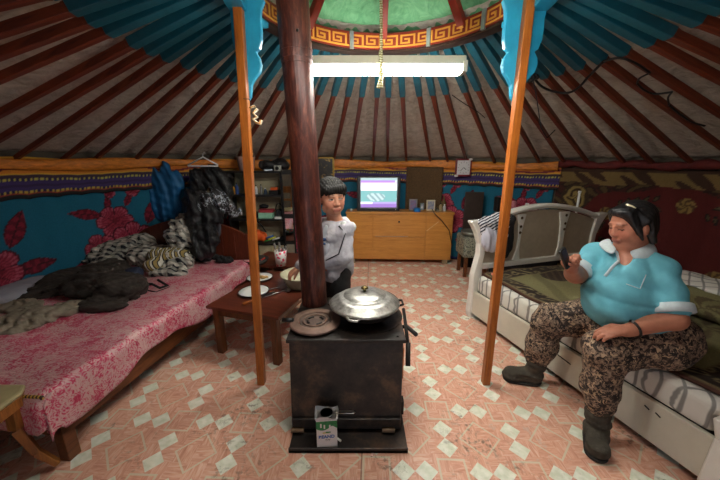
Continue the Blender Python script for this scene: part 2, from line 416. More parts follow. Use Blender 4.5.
for i in range(8):
    aa=88+i*45; p0=Vector(P(rI,aa,ZR+.0)); p1=Vector(P(.10,aa,2.84)); mid=(p0+p1)/2+Vector((0,0,.07))
    b=MB(); b.beam(p0,mid,.055,.05,.05,.045); b.beam(mid,p1,.05,.045,.04,.04); sp=b.build('spoke',m_red,T,bevel=.004)
    b=MB(); dn=Vector((0,0,-.026)); b.beam(p0+dn,p0+(mid-p0)*.35+dn,.03,.006,.006,.006); b.build('gold_tip',m_gold,sp)
b=MB(); b.lathe([(.12,-.03),(.12,.03),(.001,.05),(.001,-.03)],hub,24); b.build('hub',m_red,T)
# green cover cloth
a=N('green_cloth'); c_=a.co(); n1=a.noise(c_,7,4,.6,2.0); a.bump(n1,.5,.03); a.b.inputs['Subsurface Weight'].default_value=0
m_green=a.done(a.ramp(n1,[(.3,lin((86,150,104))),(.7,lin((124,186,136)))]),.8)
b=MB()
def cov(u,v):
    aa=u*360; r=(.86)*(1-v)+.01; base=ZR+.075+.43*(1-(r/.86)**1.6)
    return P(r,aa,base+.012*math.sin(u*2*PI*8)*math.sin(PI*v)+.006*math.sin(v*30+3*math.sin(u*2*PI*8)))
b.grid(160,24,cov); o=b.build('cover_cloth',m_green,loc=(CX,CY,ZR+.075),smooth=True,solid=.006,off=1); tag(o,'green cloth cover stretched over the crown opening','cloth')
# ------------------------------------------------------------------ two posts with scalloped heads
def post(xb,xt,mirror,label,y0=1.83):
    kl,kr=(.5,1.0) if mirror>0 else (.98,1.0)
    T=E('support_post',label,'post',(xb,y0,0),0)
    b=MB(); b.beam((xb,y0,0),(xt,y0,2.33),.048,.048,.046,.046,m=0,up=(0,1,0)); b.build('pole',m_orange,T,bevel=.004)
    # scalloped head board behind the pole
    half=[(.015,1.84),(.03,1.86),(.038,1.92),(.062,1.955),(.088,1.985),(.098,2.02),(.092,2.055),(.078,2.075),(.072,2.085),(.092,2.10),(.105,2.14),(.108,2.19),(.104,2.24),(.112,2.29),(.13,2.33)]
    lx=lambda z: xb+(xt-xb)*z/2.33
    poly=[(lx(z)+w*kr,z) for w,z in half]+[(lx(z)-w*kl,z) for w,z in half[::-1]]
    b=MB(); b.prism(poly,y0+.02,y0+.055,'y'); b.build('scalloped_head',m_tealb,T,bevel=.006)
    b=MB()  # cross piece following the ring
    c=math.degrees(math.atan2(y0-CY,xt-CX)); pts=[]
    for k in range(13):
        t=c-22+44*k/12; pts.append(t)
    vs=[];fs=[]
    for k,t in enumerate(pts):
        th=.05 if 0<k<12 else .03
        for (r,z) in ((rI+.0,2.325),(rI+.09,2.325),(rI+.09,2.325-th),(rI,2.325-th)): vs.append(P(r,t,z))
    for k in range(12):
        for j in range(4): fs.append((k*4+j,k*4+(j+1)%4,k*4+4+(j+1)%4,k*4+4+j))
    fs+=[(0,1,2,3),(51,50,49,48)]
    b.add(vs,fs); b.build('cross_piece',m_tealb,T,bevel=.003); return T
post(-.69,-.63,1,'orange wooden post with blue scalloped head, standing beside the low table')
post(.88,.875,-1,'orange wooden post with blue scalloped head, standing in front of the white bed')
# little ornament on the left post
T=E('hanging_charm','small orange and white charm hanging on the post near the stove pipe','charm',(-.595,1.79,1.78))
b=MB(); b.tube([(-.635,1.80,1.84),(-.60,1.79,1.835),(-.59,1.79,1.80)],.002,5); b.build('cord',m_black,T)
m_ch=M('charm_orange',(222,150,60),.5); m_chw=M('charm_white',(225,215,190),.5)
b=MB(); path=[(-.60,1.79,1.79),(-.575,1.79,1.80),(-.56,1.79,1.785),(-.585,1.79,1.765),(-.565,1.79,1.745),(-.59,1.79,1.735),(-.57,1.79,1.715),(-.55,1.79,1.71),(-.545,1.79,1.73)]
b.tube(path,.014,8,flat=.6); b.build('backing',m_chw,T,smooth=True); b=MB(); b.tube([(x,y-.007,z) for x,y,z in path],.0075,8,flat=.6); b.build('figure',m_ch,T,smooth=True)
# ------------------------------------------------------------------ lamp on a cord
m_em2=N('tube_glow_dim'); m_em2.b.inputs['Emission Color'].default_value=(1,.97,.9,1); m_em2.b.inputs['Emission Strength'].default_value=13; m_em2=m_em2.done((.9,.9,.9),.3)
LZ=2.105; y_=2.28; xa,xb_=-.44,.705
T=E('fluorescent_lamp','long fluorescent ceiling lamp hanging on a cord below the crown ring','lamp',(.13,y_,LZ+.09))
b=MB(); b.box(xa,xb_,y_-.035,y_+.035,LZ+.035,LZ+.085); b.build('housing',m_cream,T,bevel=.006)
m_em=N('tube_glow'); m_em.b.inputs['Emission Color'].default_value=(1,.97,.9,1); m_em.b.inputs['Emission Strength'].default_value=26; m_em=m_em.done((.9,.9,.9),.3)
for dy in (-.035,.035):
    b=MB(); b.tube([(xa+.03,y_+dy,LZ),(xb_-.03,y_+dy,LZ)],.021,14); b.build('tube',m_em,T,smooth=True)
for x in (xa+.012,xb_-.012):
    b=MB(); b.box(x-.016,x+.016,y_-.058,y_+.058,LZ-.02,LZ+.05); b.build('end_cap',m_cream,T,bevel=.004)
b=MB(); b.beam((xa,y_,LZ+.03),(xb_,y_,LZ+.03),.11,.012,m=0); b.build('reflector',M('white_reflector',(235,235,230),.3,amt=.02),T,bevel=.003)
m_cord=N('twisted_cord'); w=m_cord.n('ShaderNodeTexWave'); m_cord.l(m_cord.co((1,1,1)),w.inputs[0]); w.inputs['Scale'].default_value=22; w.bands_direction='Z'; m_cord=m_cord.done(m_cord.ramp(w.outputs[0],[(.3,lin((150,140,70))),(.7,lin((225,220,190)))]),.8)
b=MB(); n=150
for ph in (0,PI):
    b.tube([(.13+.006*math.cos(k*.9+ph)+.012*(1-k/n),y_-.075+.075*(k/n)+.006*math.sin(k*.9+ph),1.985+(2.80-1.985)*k/n) for k in range(n+1)],.0055,6)
b.tube([(.145,y_-.075,2.07),(.135,y_-.085,2.03),(.12,y_-.08,1.98)],.013,7)
b.tube([(.13,y_-.075,2.09),(.13,y_-.07,2.20),(.13,y_+.06,2.20),(.13,y_+.07,2.09),(.13,y_,2.075),(.13,y_-.075,2.09)],.007,6)
b.build('cord',m_cord,T,smooth=True,label='pale yellow twisted cord')
T2=T.copy(); link(T2); T2.location=(.20,1.30,LZ+.12); T2['label']='second fluorescent lamp, added out of view nearer the door to light the post heads'  # added lamp above the view, brightens post heads and near floor
for ch in list(T.children):
    if ch.name.startswith('cord'): continue
    c2_=ch.copy(); link(c2_); c2_.parent=T2
    if ch.name.startswith('tube'): c2_.data=ch.data.copy(); c2_.data.materials[0]=m_em2
for dx in (-.35,.35):
    b=MB(); b.tube([(dx,0,-.02),(dx*.4,-.06,.19)],.006,6); b.build('cord',m_cord,T2,world=False)
# ------------------------------------------------------------------ floor-to-roof stove pipe and stove
sx0,sx1,sy0,sy1,sz=-.385,.235,1.45,1.98,.585
a=N('rusty_pipe'); c_=a.co((5,5,1.2)); n1=a.noise(c_,3,6,.65,1.5); n2=a.noise(a.co((10,10,2)),7,4,.7)
a.bump(n1,.2,.01); m_pipe=a.done(a.ramp(a.math('ADD',a.math('MULTIPLY',n1,.6),a.math('MULTIPLY',n2,.4)),[(.34,lin((36,16,13))),(.5,lin((70,32,25))),(.64,lin((112,60,46)))]),.42,.25)
px_,py_=-.305,1.89; tx,ty=-.362,1.89
T=E('stove_pipe','thick rusty brown stove pipe rising from the stove to the roof','pipe',(px_,py_,sz))
pp=lambda z:(px_+(tx-px_)*(z-sz)/(2.40-sz),py_,z)
b=MB(); b.tube([pp(z) for z in (sz+.004,1.0,1.5,2.05)],.083,32); b.build('lower_pipe',m_pipe,T,smooth=False)
b=MB(); b.tube([pp(z) for z in (2.03,2.4,2.65)],.087,32); b.build('upper_pipe',m_pipe,T)
for z in (2.06,2.10):
    b=MB(); b.tube([pp(z-.006),pp(z+.006)],.090,32); b.build('joint_ring',m_pipe,T)
b=MB(); q=pp(2.17); b.ball((q[0]+.03,q[1]-.086,q[2]),.008); b.build('rivet',m_dark,T)
m_iron=N('stove_iron'); c_=m_iron.co(); n1=m_iron.noise(c_,7,6,.7); m_iron.bump(m_iron.noise(c_,60,3),.15,.004)
m_iron=m_iron.done(m_iron.ramp(n1,[(.35,lin((26,24,23))),(.52,lin((48,41,37))),(.68,lin((88,68,54)))]),.45,.35)
T=E('iron_stove','black iron box stove standing in the middle of the tent','stove',(-.07,1.7,0))
b=MB(); b.add([(sx0+.0,1.415,.035),(sx1-.005,1.415,.035),(sx1-.005,1.95,.035),(sx0,1.95,.035),(sx0,sy0+.012,sz-.02),(sx1,sy0+.012,sz-.02),(sx1,sy1-.02,sz-.02),(sx0,sy1-.02,sz-.02)],[(3,2,1,0),(4,5,6,7),(0,1,5,4),(1,2,6,5),(2,3,7,6),(3,0,4,7)]); b.build('body',m_iron,T,bevel=.006)
b=MB(); b.box(sx0-.012,sx1+.012,sy0-.004,sy1,sz-.022,sz); b.build('top_plate',m_iron,T,bevel=.004)
b=MB(); b.lathe([(.225,-.0),(.225,.006),(.205,.006),(.205,0)],(.035,1.72,sz),48,closed=True); b.build('pot_ring',m_iron,T)
b=MB(); b.box(sx0+.005,sx1+.02,1.295,1.93,.004,.022); b.box(sx0+.005,sx1+.02,1.295,1.305,.004,.034); b.build('floor_plate',m_iron,T,bevel=.003)
b=MB(); b.box(sx0+.004,sx1-.01,1.404,1.418,.06,.115); b.build('front_flange',m_iron,T,bevel=.003)
m_hinge=M('rusty_hinge',(110,86,62),.6,metal=.3,amt=.3)
for x in (sx0+.035,sx1-.075):
    b=MB(); b.tube([(x-.035,1.398,.045),(x+.035,1.398,.045)],.011,10); b.box(x-.035,x+.035,1.398,1.415,.03,.05); b.build('hinge',m_hinge,T)
b=MB(); b.box(sx1+.0,sx1+.012,1.50,1.82,.30,.50); b.build('side_door',M('rusty_orange_door',(176,92,40),.7,amt=.4,sc=8),T,bevel=.003)
b=MB(); b.tube([(sx1+.055,1.86,.555),(sx1+.05,1.72,.52),(sx1+.05,1.60,.45)],.011,8); b.tube([(sx1+.015,1.72,.50),(sx1+.055,1.72,.51),(sx1+.10,1.62,.51)],.013,8); b.tube([(sx1+.05,1.60,.47),(sx1+.04,1.52,.37)],.014,8); b.build('latch',m_dark,T,smooth=True)
for x,y in ((sx0+.03,sy0+.03),(sx1-.03,sy0+.03)):
    b=MB(); b.ball((x,y,sz),.007); b.build('bolt',m_dark,T)
b=MB(); b.box(sx1-.01,sx1+.015,1.45,1.5,.10,.19); b.build('ash_catch',m_dark,T,bevel=.004)
# cooking hole cover ring (loose)
m_rust=M('rust_disc',(112,88,76),.55,metal=.3,amt=.25,sc=14)
T=E('stove_ring','round rusty iron cover with a recessed middle lying on the stove','stove lid',(-.262,1.615,sz))
c=(-.262,1.615,sz+.012)
b=MB(); b.lathe([(.092,.006),(.096,.016),(.10,.018),(.142,.014),(.149,.010),(.150,.002),(.146,-.003),(.09,-.003)],c,56,closed=True); b.build('rim',m_rust,T,smooth=False)
b=MB(); b.lathe([(.088,.004),(.09,.010),(.001,.008),(.001,0.002)],c,40); b.build('inner_plate',M('inner_plate',(86,70,62),.6,metal=.3,amt=.3),T)
b=MB(); b.lathe([(.062,.010),(.062,.016),(.072,.016),(.072,.010)],c,40,closed=True); b.build('groove',m_rust,T)
for t in (.3,1.9,3.2,5.0):
    b=MB(); pts=[(c[0]+.045*math.cos(t+k*.25),c[1]+.045*math.sin(t+k*.25),c[2]+.010) for k in range(4)]; b.tube(pts,.006,6); b.build('slot',m_dark,T)
b=MB(); b.tube([(-.62+.235,1.60,sz+.03),(-.53+.08,1.60,sz+.035)],.014,8); b.tube([(-.40,1.60,sz+.03),(-.37,1.60,sz+.02)],.006,6)
o=b.build('poker_handle',m_black,loc=(-.42,1.60,sz+.03),smooth=True); tag(o,'short black handle of a poker sticking out left of the stove top','poker')
# pot
T=E('cooking_pot','big dark wok with an aluminium lid, on the stove','cooking pot',(.035,1.72,sz))
c=(.035,1.70,sz+.006)
b=MB(); b.lathe([(.001,.0),(.10,.003),(.16,.035),(.192,.085),(.20,.10),(.196,.10),(.186,.085),(.001,.02)],c,56); b.build('pan',M('sooty_iron',(30,27,25),.6,metal=.3,amt=.3),T,smooth=True)
m_alu=N('aluminium'); c_=m_alu.co(); n1=m_alu.noise(c_,24,5,.7); m_alu.bump(n1,.12,.004); m_alu=m_alu.done(m_alu.ramp(n1,[(.35,lin((128,127,122))),(.65,lin((190,189,182)))]),.38,.75)
c2=(.02,1.655,sz+.098); c2=(.028,1.69,sz+.10)
b=MB(); b.lathe([(.208,-.004),(.211,.004),(.196,.010),(.165,.034),(.13,.052),(.128,.050),(.125,.055),(.08,.068),(.02,.074),(.001,.074),(.001,.07),(.125,.048),(.19,.004)],c2,64); lid=b.build('lid',m_alu,T,smooth=True)
b=MB(); b.lathe([(.009,0),(.009,.012),(.020,.018),(.022,.026),(.012,.034),(.001,.034),(.001,0)],(c2[0],c2[1],c2[2]+.072),20); b.build('knob',M('brass_knob',(120,104,60),.35,metal=.8),lid,smooth=True)
b=MB(); b.tube([(c2[0]-.10,c2[1]-.185,c2[2]),(c2[0]-.085,c2[1]-.215,c2[2]-.002),(c2[0]-.045,c2[1]-.225,c2[2]-.002),(c2[0]-.03,c2[1]-.205,c2[2])],.007,8); b.build('lid_tab',m_alu,lid,smooth=True)
for s in (-1,1):
    b=MB(); b.tube([(c[0]+s*.185,c[1]-.04,c[2]+.085),(c[0]+s*.222,c[1]-.03,c[2]+.09),(c[0]+s*.222,c[1]+.03,c[2]+.09),(c[0]+s*.185,c[1]+.04,c[2]+.085)],.007,8); b.build('side_handle',m_dark,T,smooth=True)
# ------------------------------------------------------------------ carton with a strainer
T=E('milk_carton','opened white and green milk carton on the stove floor plate','carton',(-.178,1.345,.022),.10)
def L(x,y,z):
    r=T['rz']; return (T.location.x+x*math.cos(r)-y*math.sin(r),T.location.y+x*math.sin(r)+y*math.cos(r),T.location.z+z)
m_cart=M('carton_white',(214,210,206),.5,amt=.05); m_cgreen=M('carton_green',(30,120,62),.5,amt=.25,sc=60); m_cblue=M('carton_blue',(54,100,170),.5)
b=MB(); w,d,h=.054,.036,.180
vs=[];
for (x,y) in ((-w,-d),(w,-d),(w,d),(-w,d)): vs+=[(x,y,0),(x,y,h),(x*.96,y*.96,h),(x*.96,y*.96,.004)]
fs=[]
for k in range(4):
    a0=k*4;b0=((k+1)%4)*4
    for j in range(3): fs.append((a0+j,b0+j,b0+j+1,a0+j+1))
fs+=[(0,4,8,12),(3,7,11,15)]
b.add(vs,fs); b.build('box',m_cart,T,world=False)
b=MB(); n=40   # ragged green printed band wraps the top
def band(u,v):
    t=u*4; k=int(t)%4; f_=t-int(t) if u<1 else 0; cs=[(-w,-d),(w,-d),(w,d),(-w,d)]; p0=cs[k];p1=cs[(k+1)%4]
    x=(p0[0]+(p1[0]-p0[0])*f_)*1.012; y=(p0[1]+(p1[1]-p0[1])*f_)*1.015
    lowz=h-.035-.028*abs(math.sin(t*3.3+.6)); return (x,y,lowz+(h-.006-lowz)*v)
b.grid(64,2,band); b.build('green_print',m_cgreen,T,world=False,solid=.0006)
b=MB()
for (x,z,r_) in ((-.03,h-.03,.35),(-.012,h-.038,-.5),(.016,h-.04,.7)): b.box(x-.004,x+.004,-d-.0018,-d-.0008,z-.014,z+.010)
b.build('white_leaf',m_cart,T,world=False)
b=MB()  # flared silver mouth
pts=[(-w,-d),(0,-d*1.1),(w,-d),(w*1.05,0),(w,d),(0,d*1.1),(-w,d),(-w*1.05,0)]
def mouth(u,v):
    t=u*8;k=int(t)%8;f_=t-int(t) if u<1 else 0;p0=pts[k];p1=pts[(k+1)%8]; s=1+.10*v
    return ((p0[0]+(p1[0]-p0[0])*f_)*s,(p0[1]+(p1[1]-p0[1])*f_)*s,h+.016*v+.010*v*math.sin(u*2*PI*3))
b.grid(40,3,mouth); b.build('torn_top',M('carton_inside',(196,196,200),.3,metal=.4,amt=.1),T,world=False,solid=.0012)
RX=Matrix.Rotation(PI/2,4,'X')
text('printed_word','BEAND',.026,m_cblue,T,Matrix.Translation((-.002,-d-.0012,.075))@RX,bold=.001)
text('printed_word','TYY',.015,m_black,T,Matrix.Translation((.004,-d-.0012,.052))@RX)
b=MB(); b.box(-.022,.012,-d-.0015,-d-.0005,.098,.104,0); b.build('yellow_mark',M('yellow_print',(210,190,60),.5),T,world=False)
b=MB(); b.box(-.006,.02,-d-.0019,-d-.0004,.101,.107,0); b.build('dark_mark',m_cgreen,T,world=False)
q=L(.0,.0,h+.016)
T2=E('tea_strainer','small wire strainer resting in the open carton','strainer',q)
b=MB(); b.lathe([(.034,.0),(.030,-.018),(.018,-.030),(.001,-.034),(.001,-.032),(.017,-.028),(.028,-.017),(.032,0)],q,28); b.build('mesh_bowl',M('wire_mesh',(95,92,88),.5,metal=.6,amt=.4,sc=300),T2,smooth=True)
b=MB(); b.tube([(q[0]+.035*math.cos(t*PI/12),q[1]+.035*math.sin(t*PI/12),q[2]) for t in range(25)],.0025,6,cap=False); b.build('rim',m_steel,T2,smooth=True)
b=MB(); b.tube([(q[0]+.035,q[1]-.008,q[2]),(q[0]+.145,q[1]-.008,q[2]+.0),(q[0]+.152,q[1],q[2]),(q[0]+.145,q[1]+.008,q[2]),(q[0]+.035,q[1]+.008,q[2])],.0022,6); b.build('handle',m_steel,T2,smooth=True)
b=MB(); b.tube([(-.125,1.36,.030),(-.105,1.345,.030)],.006,8); o=b.build('scrap_of_paper',m_white,loc=(-.115,1.35,.03)); tag(o,'tiny white twist of paper on the stove floor plate','paper scrap')
b=MB(); b.beam((.072,1.31,.004),(.060,1.275,.006),.012,.004); o=b.build('scrap_of_paper',M('pink_paper',(230,190,180),.6),loc=(.066,1.29,.004)); tag(o,'small pink sliver on the floor at the front edge of the stove plate','paper scrap')
# ------------------------------------------------------------------ placement helpers (points of the room seen along a sight line)
_F=305.0;_P=math.atan(77/305)
def ray(px,py):
    x=(px-360)/_F;y=(240-py)/_F; return (x,math.cos(_P)+y*math.sin(_P),-math.sin(_P)+y*math.cos(_P))
def g(px,py,z=0): r=ray(px,py);t=(z-1.5)/r[2]; return Vector((r[0]*t,r[1]*t,z))
def at(px,py,Y): r=ray(px,py);t=Y/r[1]; return Vector((r[0]*t,Y,1.5+r[2]*t))
def seg(d,a,b,w): return max(0.,1-abs(d-(a+b)/2)/w)
# ------------------------------------------------------------------ wall hangings, painted pattern woven in
def val(x,y,s=0): return hsh(math.floor(x)+s*17,math.floor(y)+s*31)
def petalflower(x,y,cx,cy,r,rot,petals=6):
    dx,dy=x-cx,y-cy; d=math.hypot(dx,dy); 
    if d>r*1.05: return None
    t=math.atan2(dy,dx)+rot; lobe=abs(math.cos(petals*t/2)); edge=r*(.74+.26*lobe**.6)
    if d>edge: return None
    k=d/edge
    if k>.93 or lobe<.10: return lin((74,10,26))
    if k<.16: return lin((120,24,40))
    st=.5+.5*math.sin(petals*5*t+math.sin(d*60)); pk=(134,26,50) if st<.5 else (168,56,78)
    if k>.72: pk=(192,88,108) if st>.45 else (150,38,62)
    if k<.42: pk=(122,18,40) if st<.6 else (160,44,66)
    return lin(pk)
def leaf(x,y,cx,cy,L,w,rot):
    c,s=math.cos(rot),math.sin(rot); dx,dy=x-cx,y-cy; a=(dx*c+dy*s)/L; b=(-dx*s+dy*c)/w
    if a<0 or a>1: return None
    e=math.sin(PI*a**.8)
    if abs(b)>e: return None
    if abs(b)<.07 or abs(b)>e*.86: return lin((60,8,22))
    return lin((140,26,48)) if (int(a*9)+(b>0))%2 else lin((104,14,36))
def motif(x,y):                       # x,y in metres inside one repeat of 1.10 m
    for f in (petalflower(x,y,.52,.33,.20,.3,7),petalflower(x,y,.40,.55,.155,1.1,6),petalflower(x,y,.25,.33,.13,.6,5),petalflower(x,y,.31,.10,.17,.1,6),petalflower(x,y,.58,.83,.065,0,5),petalflower(x,y,.40,.81,.045,0,4),petalflower(x,y,.72,.02,.12,.4,6)):
        if f: return f
    for f in (leaf(x,y,.66,.48,.30,.06,1.15),leaf(x,y,.30,.62,.24,.05,2.9),leaf(x,y,.66,.30,.26,.06,.05),leaf(x,y,.50,.68,.16,.03,1.1),leaf(x,y,.36,.66,.15,.03,1.45),leaf(x,y,.18,.22,.2,.05,3.5),leaf(x,y,.62,.12,.24,.06,-.3),leaf(x,y,.45,.12,.2,.05,4.2)):
        if f: return f
    return None
def bluecol(s,z):                     # s arc metres, z height
    if z>.28:
        c=motif(((s-BOFF)%1.15)/1.15*.98,(z-.28)/1.12)
        if c: return c
    elif z<.06: return lin((30,40,90))
    else:
        c=motif((s-BOFF+.5)%1.02*1.02,(z+.4)*.9)
        if c: return c
    return lin((16,104,130))
BOFF=.10
def hang(name,label,cat,a0,a1,z0,z1f,rad,colf,mat,wave=.006,res=.0125,kw=30,pr=0):
    n=int(math.radians(a1-a0)*rad/res); m=34 if callable(z0) else int(1.5/res)
    b=MB()
    def fn(u,v):
        aa=a1+(a0-a1)*u; zt=z1f(aa); z=z0+(zt-z0)*v if not callable(z0) else z0(aa)+(zt-z0(aa))*v
        r=rad+wave*math.sin(u*n*res*kw)+wave*.6*math.sin(u*n*res*kw*.37+1); return P(r,aa,z)
    def cf(u,v):
        aa=a1+(a0-a1)*u; s=u*n*res; zt=z1f(aa); zb=z0(aa) if callable(z0) else z0; return colf(s,zb+(zt-zb)*v,v)
    b.grid(n,m,fn,cf); L=P(rad,(a0+a1)/2,0); o=b.build(name,mat,loc=L,smooth=True,color=True,solid=.006,off=0)
    tag(o,label,cat); return o
m_carp=vcol('carpet_weave',.9,.35,140,.4,.004)
hang('wall_carpet','turquoise wall hanging with large crimson flowers behind the dresser and pink bed','wall hanging',41.5,186,.02,lambda a:ztop(a)-.16,R-.035,lambda s,z,v:bluecol(s,z),m_carp,.004)
# red carpet with wreaths on the right
def redcol(s,z,v):
    L=3.2; x=s/L
    border=False
    if z>1.27+.015*math.sin(s*9): # top ornamental strip
        n=math.sin(s*14)+math.sin(s*31+z*40); return lin((128,104,58)) if n>-.3 and z<1.40 else lin((66,40,24))
    def rose(cx,cz,r):
        dx,dz=s-cx,z-cz; d=math.hypot(dx,dz*1.0)
        if d>r: return None
        t=math.atan2(dz,dx); w=math.sin(d*75/r*.15+2.2*math.sin(t*2.5+d*12))
        if d>r*.9: return lin((60,44,22))
        return lin((150,128,72)) if w>.1 else (lin((104,84,44)) if w>-.5 else lin((58,40,22)))
    for c in ((.22,1.10,.15),(.10,.80,.10),(.12,.35,.16),(2.05,.62,.20),(2.15,1.16,.15),(1.75,.45,.12),(2.6,.9,.2)):
        q=rose(*c)
        if q: return q
    ex,ez=(s-1.10)/.92,(z-.76)/.50; e=math.hypot(ex,ez)
    if e>1+.05*math.sin(math.atan2(ez,ex)*9):
        n=math.sin(s*23+3*math.sin(z*17))*math.sin(z*27+2*math.sin(s*13)); return lin((84,66,34)) if n>.45 else (lin((44,24,16)) if n>0 else lin((70,30,20)))
    # wreath inside the medallion
    d=abs(e-.70)
    t=math.atan2(ez,ex)
    k=t*11/(2*PI); fk=k-math.floor(k)
    cxk=1.10+.92*.70*math.cos((math.floor(k)+.5)*2*PI/11); czk=.76+.50*.70*math.sin((math.floor(k)+.5)*2*PI/11)
    dd=math.hypot(s-cxk,z-czk)
    if int(math.floor(k))%2==0 and dd<.072:
        return lin((150,124,66)) if math.sin(math.atan2(z-czk,s-cxk)*5+dd*90)>-.1 else lin((92,66,36))
    if int(math.floor(k))%2!=0:
        for j in range(-2,3):
            for sgn in (-1,1):
                tt=(math.floor(k)+.5+j*.21)*2*PI/11; ax=1.10+.92*(.70+sgn*.07)*math.cos(tt); az=.76+.50*(.70+sgn*.10)*math.sin(tt)
                ang=tt+PI/2+sgn*.7; u_=(s-ax)*math.cos(ang)+(z-az)*math.sin(ang); w_=-(s-ax)*math.sin(ang)+(z-az)*math.cos(ang)
                q=(u_/.042)**2+(w_/.019)**2
                if q<1: return lin((28,20,14)) if q>.35 else lin((84,74,44))
    return lin((92,22,18))
hang('wall_carpet','dark red wall carpet with an olive floral wreath behind the seated woman','wall carpet',-34,41,.02,lambda a:ztop(a)-.05,R-.05,redcol,m_carp,.008)
# rolled red cloth edge above the red carpet
m_redcloth=M('dark_red_cloth',(96,26,22),.8,amt=.3,sc=20,bump=.4,bs=30)
b=MB(); b.tube([P(R-.07+.01*math.sin(k*1.3),41-1.5*k,ztop(41-1.5*k)-.005+.012*math.sin(k*.9)) for k in range(51)],[.04+.010*math.sin(k*2.1) for k in range(51)],10)
o=b.build('rolled_cloth',m_redcloth,loc=P(R-.07,5,1.47),smooth=True); tag(o,'rolled dark red cloth tucked along the eaves above the red carpet','cloth')
# fringe valance
def valcol(s,z,v):
    t=1-v                        # 0 top .. 1 bottom
    if t<.40:
        w=math.sin(s*5+math.sin(s*2.3)*2)*.06
        if t<.05: return lin((206,150,40))
        if .27<t+w<.34: return lin((110,24,40))
        return lin((200,112,26)) if t+w<.27 else lin((216,134,36))
    if t<.44: return lin((226,176,50))
    if t<.52: return lin((60,40,60)) 
    if t<.57: return lin((196,190,80)) if (s*28)%1<.45 else lin((34,28,74))
    if t<.80: return lin((62,44,104)) if abs(t-.69)>.02 else lin((50,32,82))
    if t<.86: return lin((206,176,60)) if (s*28+.5)%1<.5 else lin((30,26,66))
    if t<.885: return lin((160,60,40))
    return lin((26,22,22))
def valbot(a):
    return ztop(a)-.33+.012*abs(math.sin(math.radians(a)*R*16))
hang('valance','orange and purple valance band with yellow dotted trim along the wall top','valance',40.5,188,valbot,lambda a:ztop(a)+.01+.012*math.sin(a*.35),R-.058,valcol,vcol('valance_cloth',.75,.2,120,.3,.004),.008,.0125,17)
# bunched orange cloth over the top of the valance
m_or=M('orange_satin',(204,120,32),.5,amt=.3,sc=14,bump=.5,bs=26,stretch=(1,1,3))
b=MB(); N_=190
def bun(u,v):
    aa=187-146*u; th=.018+.010*math.sin(u*38)+.005*math.sin(u*91); t=v*2*PI
    return P(R-.085-th*math.cos(t),aa,ztop(aa)-.035+.012*math.sin(u*26)+(.050+.012*math.sin(u*31+1))*math.sin(t))
b.grid(N_,12,bun); o=b.build('gathered_cloth',m_or,loc=P(R-.09,110,1.5),smooth=True); tag(o,'orange satin gathered along the roof edge over the purple band','cloth')
# ------------------------------------------------------------------ pink bed on the left
LB=(-1.50,1.25); LR=-.13
def lb(x,y,z): c,s=math.cos(LR),math.sin(LR); return Vector((LB[0]+x*c-y*s,LB[1]+x*s+y*c,z))
T=E('wooden_bed','brown wooden bed under a pink quilt along the left wall','bed',(LB[0],LB[1],0),LR); BW=1.25;BL=1.95
m_bed=wood('bed_wood',(70,34,14),(122,70,34),.45,'y',3); m_hb=wood('headboard_wood',(62,24,12),(98,42,22),.35,'z',3)
b=MB(); b.box(-.03,.0,0,BL,.155,.40); b.build('side_rail',m_bed,T,bevel=.004,world=False)
b=MB(); b.box(-BW,-BW+.03,0,BL,.155,.40); b.build('side_rail',m_bed,T,bevel=.004,world=False)
b=MB(); b.box(-BW,0,0,.03,.155,.40); b.build('end_rail',m_bed,T,bevel=.004,world=False)
b=MB(); b.box(-BW+.03,-.03,.03,BL-.03,.33,.36); b.build('slat_base',m_bed,T,world=False)
for x,y in ((-.06,.0),(-BW,.0)):
    b=MB(); b.prism([(x,y),(x+.06,y),(x+.06,y+.06),(x,y+.06)],0,.40,'z'); b.build('leg',m_bed,T,bevel=.004,world=False)
pl=[(-BW,.0),(0.03,.0)]+[(0.03-(BW+.03)*k/20,.74+.17*math.sin(PI*k/20)**.8) for k in range(21)]
b=MB(); b.prism(pl,BL,BL+.035,'y')
for k in range(1,9):
    x=.03-(BW+.03)*k/9; b.box(x-.004,x+.004,BL-.004,BL+.002,.42,.72+.15*math.sin(PI*k/9))
hb_=b.build('headboard',m_hb,T,bevel=.003,world=False)
b=MB(); b.box(.0,.05,BL-.01,BL+.05,0,.76); b.build('headboard_post',m_hb,T,bevel=.004,world=False)
# mattress
b=MB(); b.box(-BW+.02,-.02,.02,BL-.02,.362,.425); o=b.build('mattress',M('mattress_ticking',(150,120,120),.9),loc=(LB[0],LB[1],0),rot=LR,bevel=.02,world=False); tag(o,'thin mattress lying under the pink quilt','mattress')
# quilt
a=N('pink_damask'); c_=a.co(); v1=a.n('ShaderNodeTexVoronoi'); a.l(a.co((1,1,1)),v1.inputs[0]); v1.inputs['Scale'].default_value=15
n0=a.noise(c_,26,4,.6,2.5); n1=a.noise(c_,6,2,.5,1.0); rg=a.math('SINE',a.math('MULTIPLY',v1.outputs[0],42))
k_=a.math('ADD',a.math('MULTIPLY',n0,1.0),a.math('MULTIPLY',rg,.05)); k_=a.math('ADD',k_,a.math('MULTIPLY',a.math('SUBTRACT',n1,.5),.5))
col=a.ramp(k_,[(.46,lin((206,166,164))),(.53,lin((196,122,134))),(.59,lin((198,52,92))),(.75,lin((174,30,70)))])
cr=a.noise(a.co((3,9,3),(0,0,.6)),4,4,.6,.6); a.bump(a.math('ADD',cr,a.math('MULTIPLY',n0,.25)),.45,.02); m_quilt=a.done(col,.34)
b=MB(); nu,nv=120,150
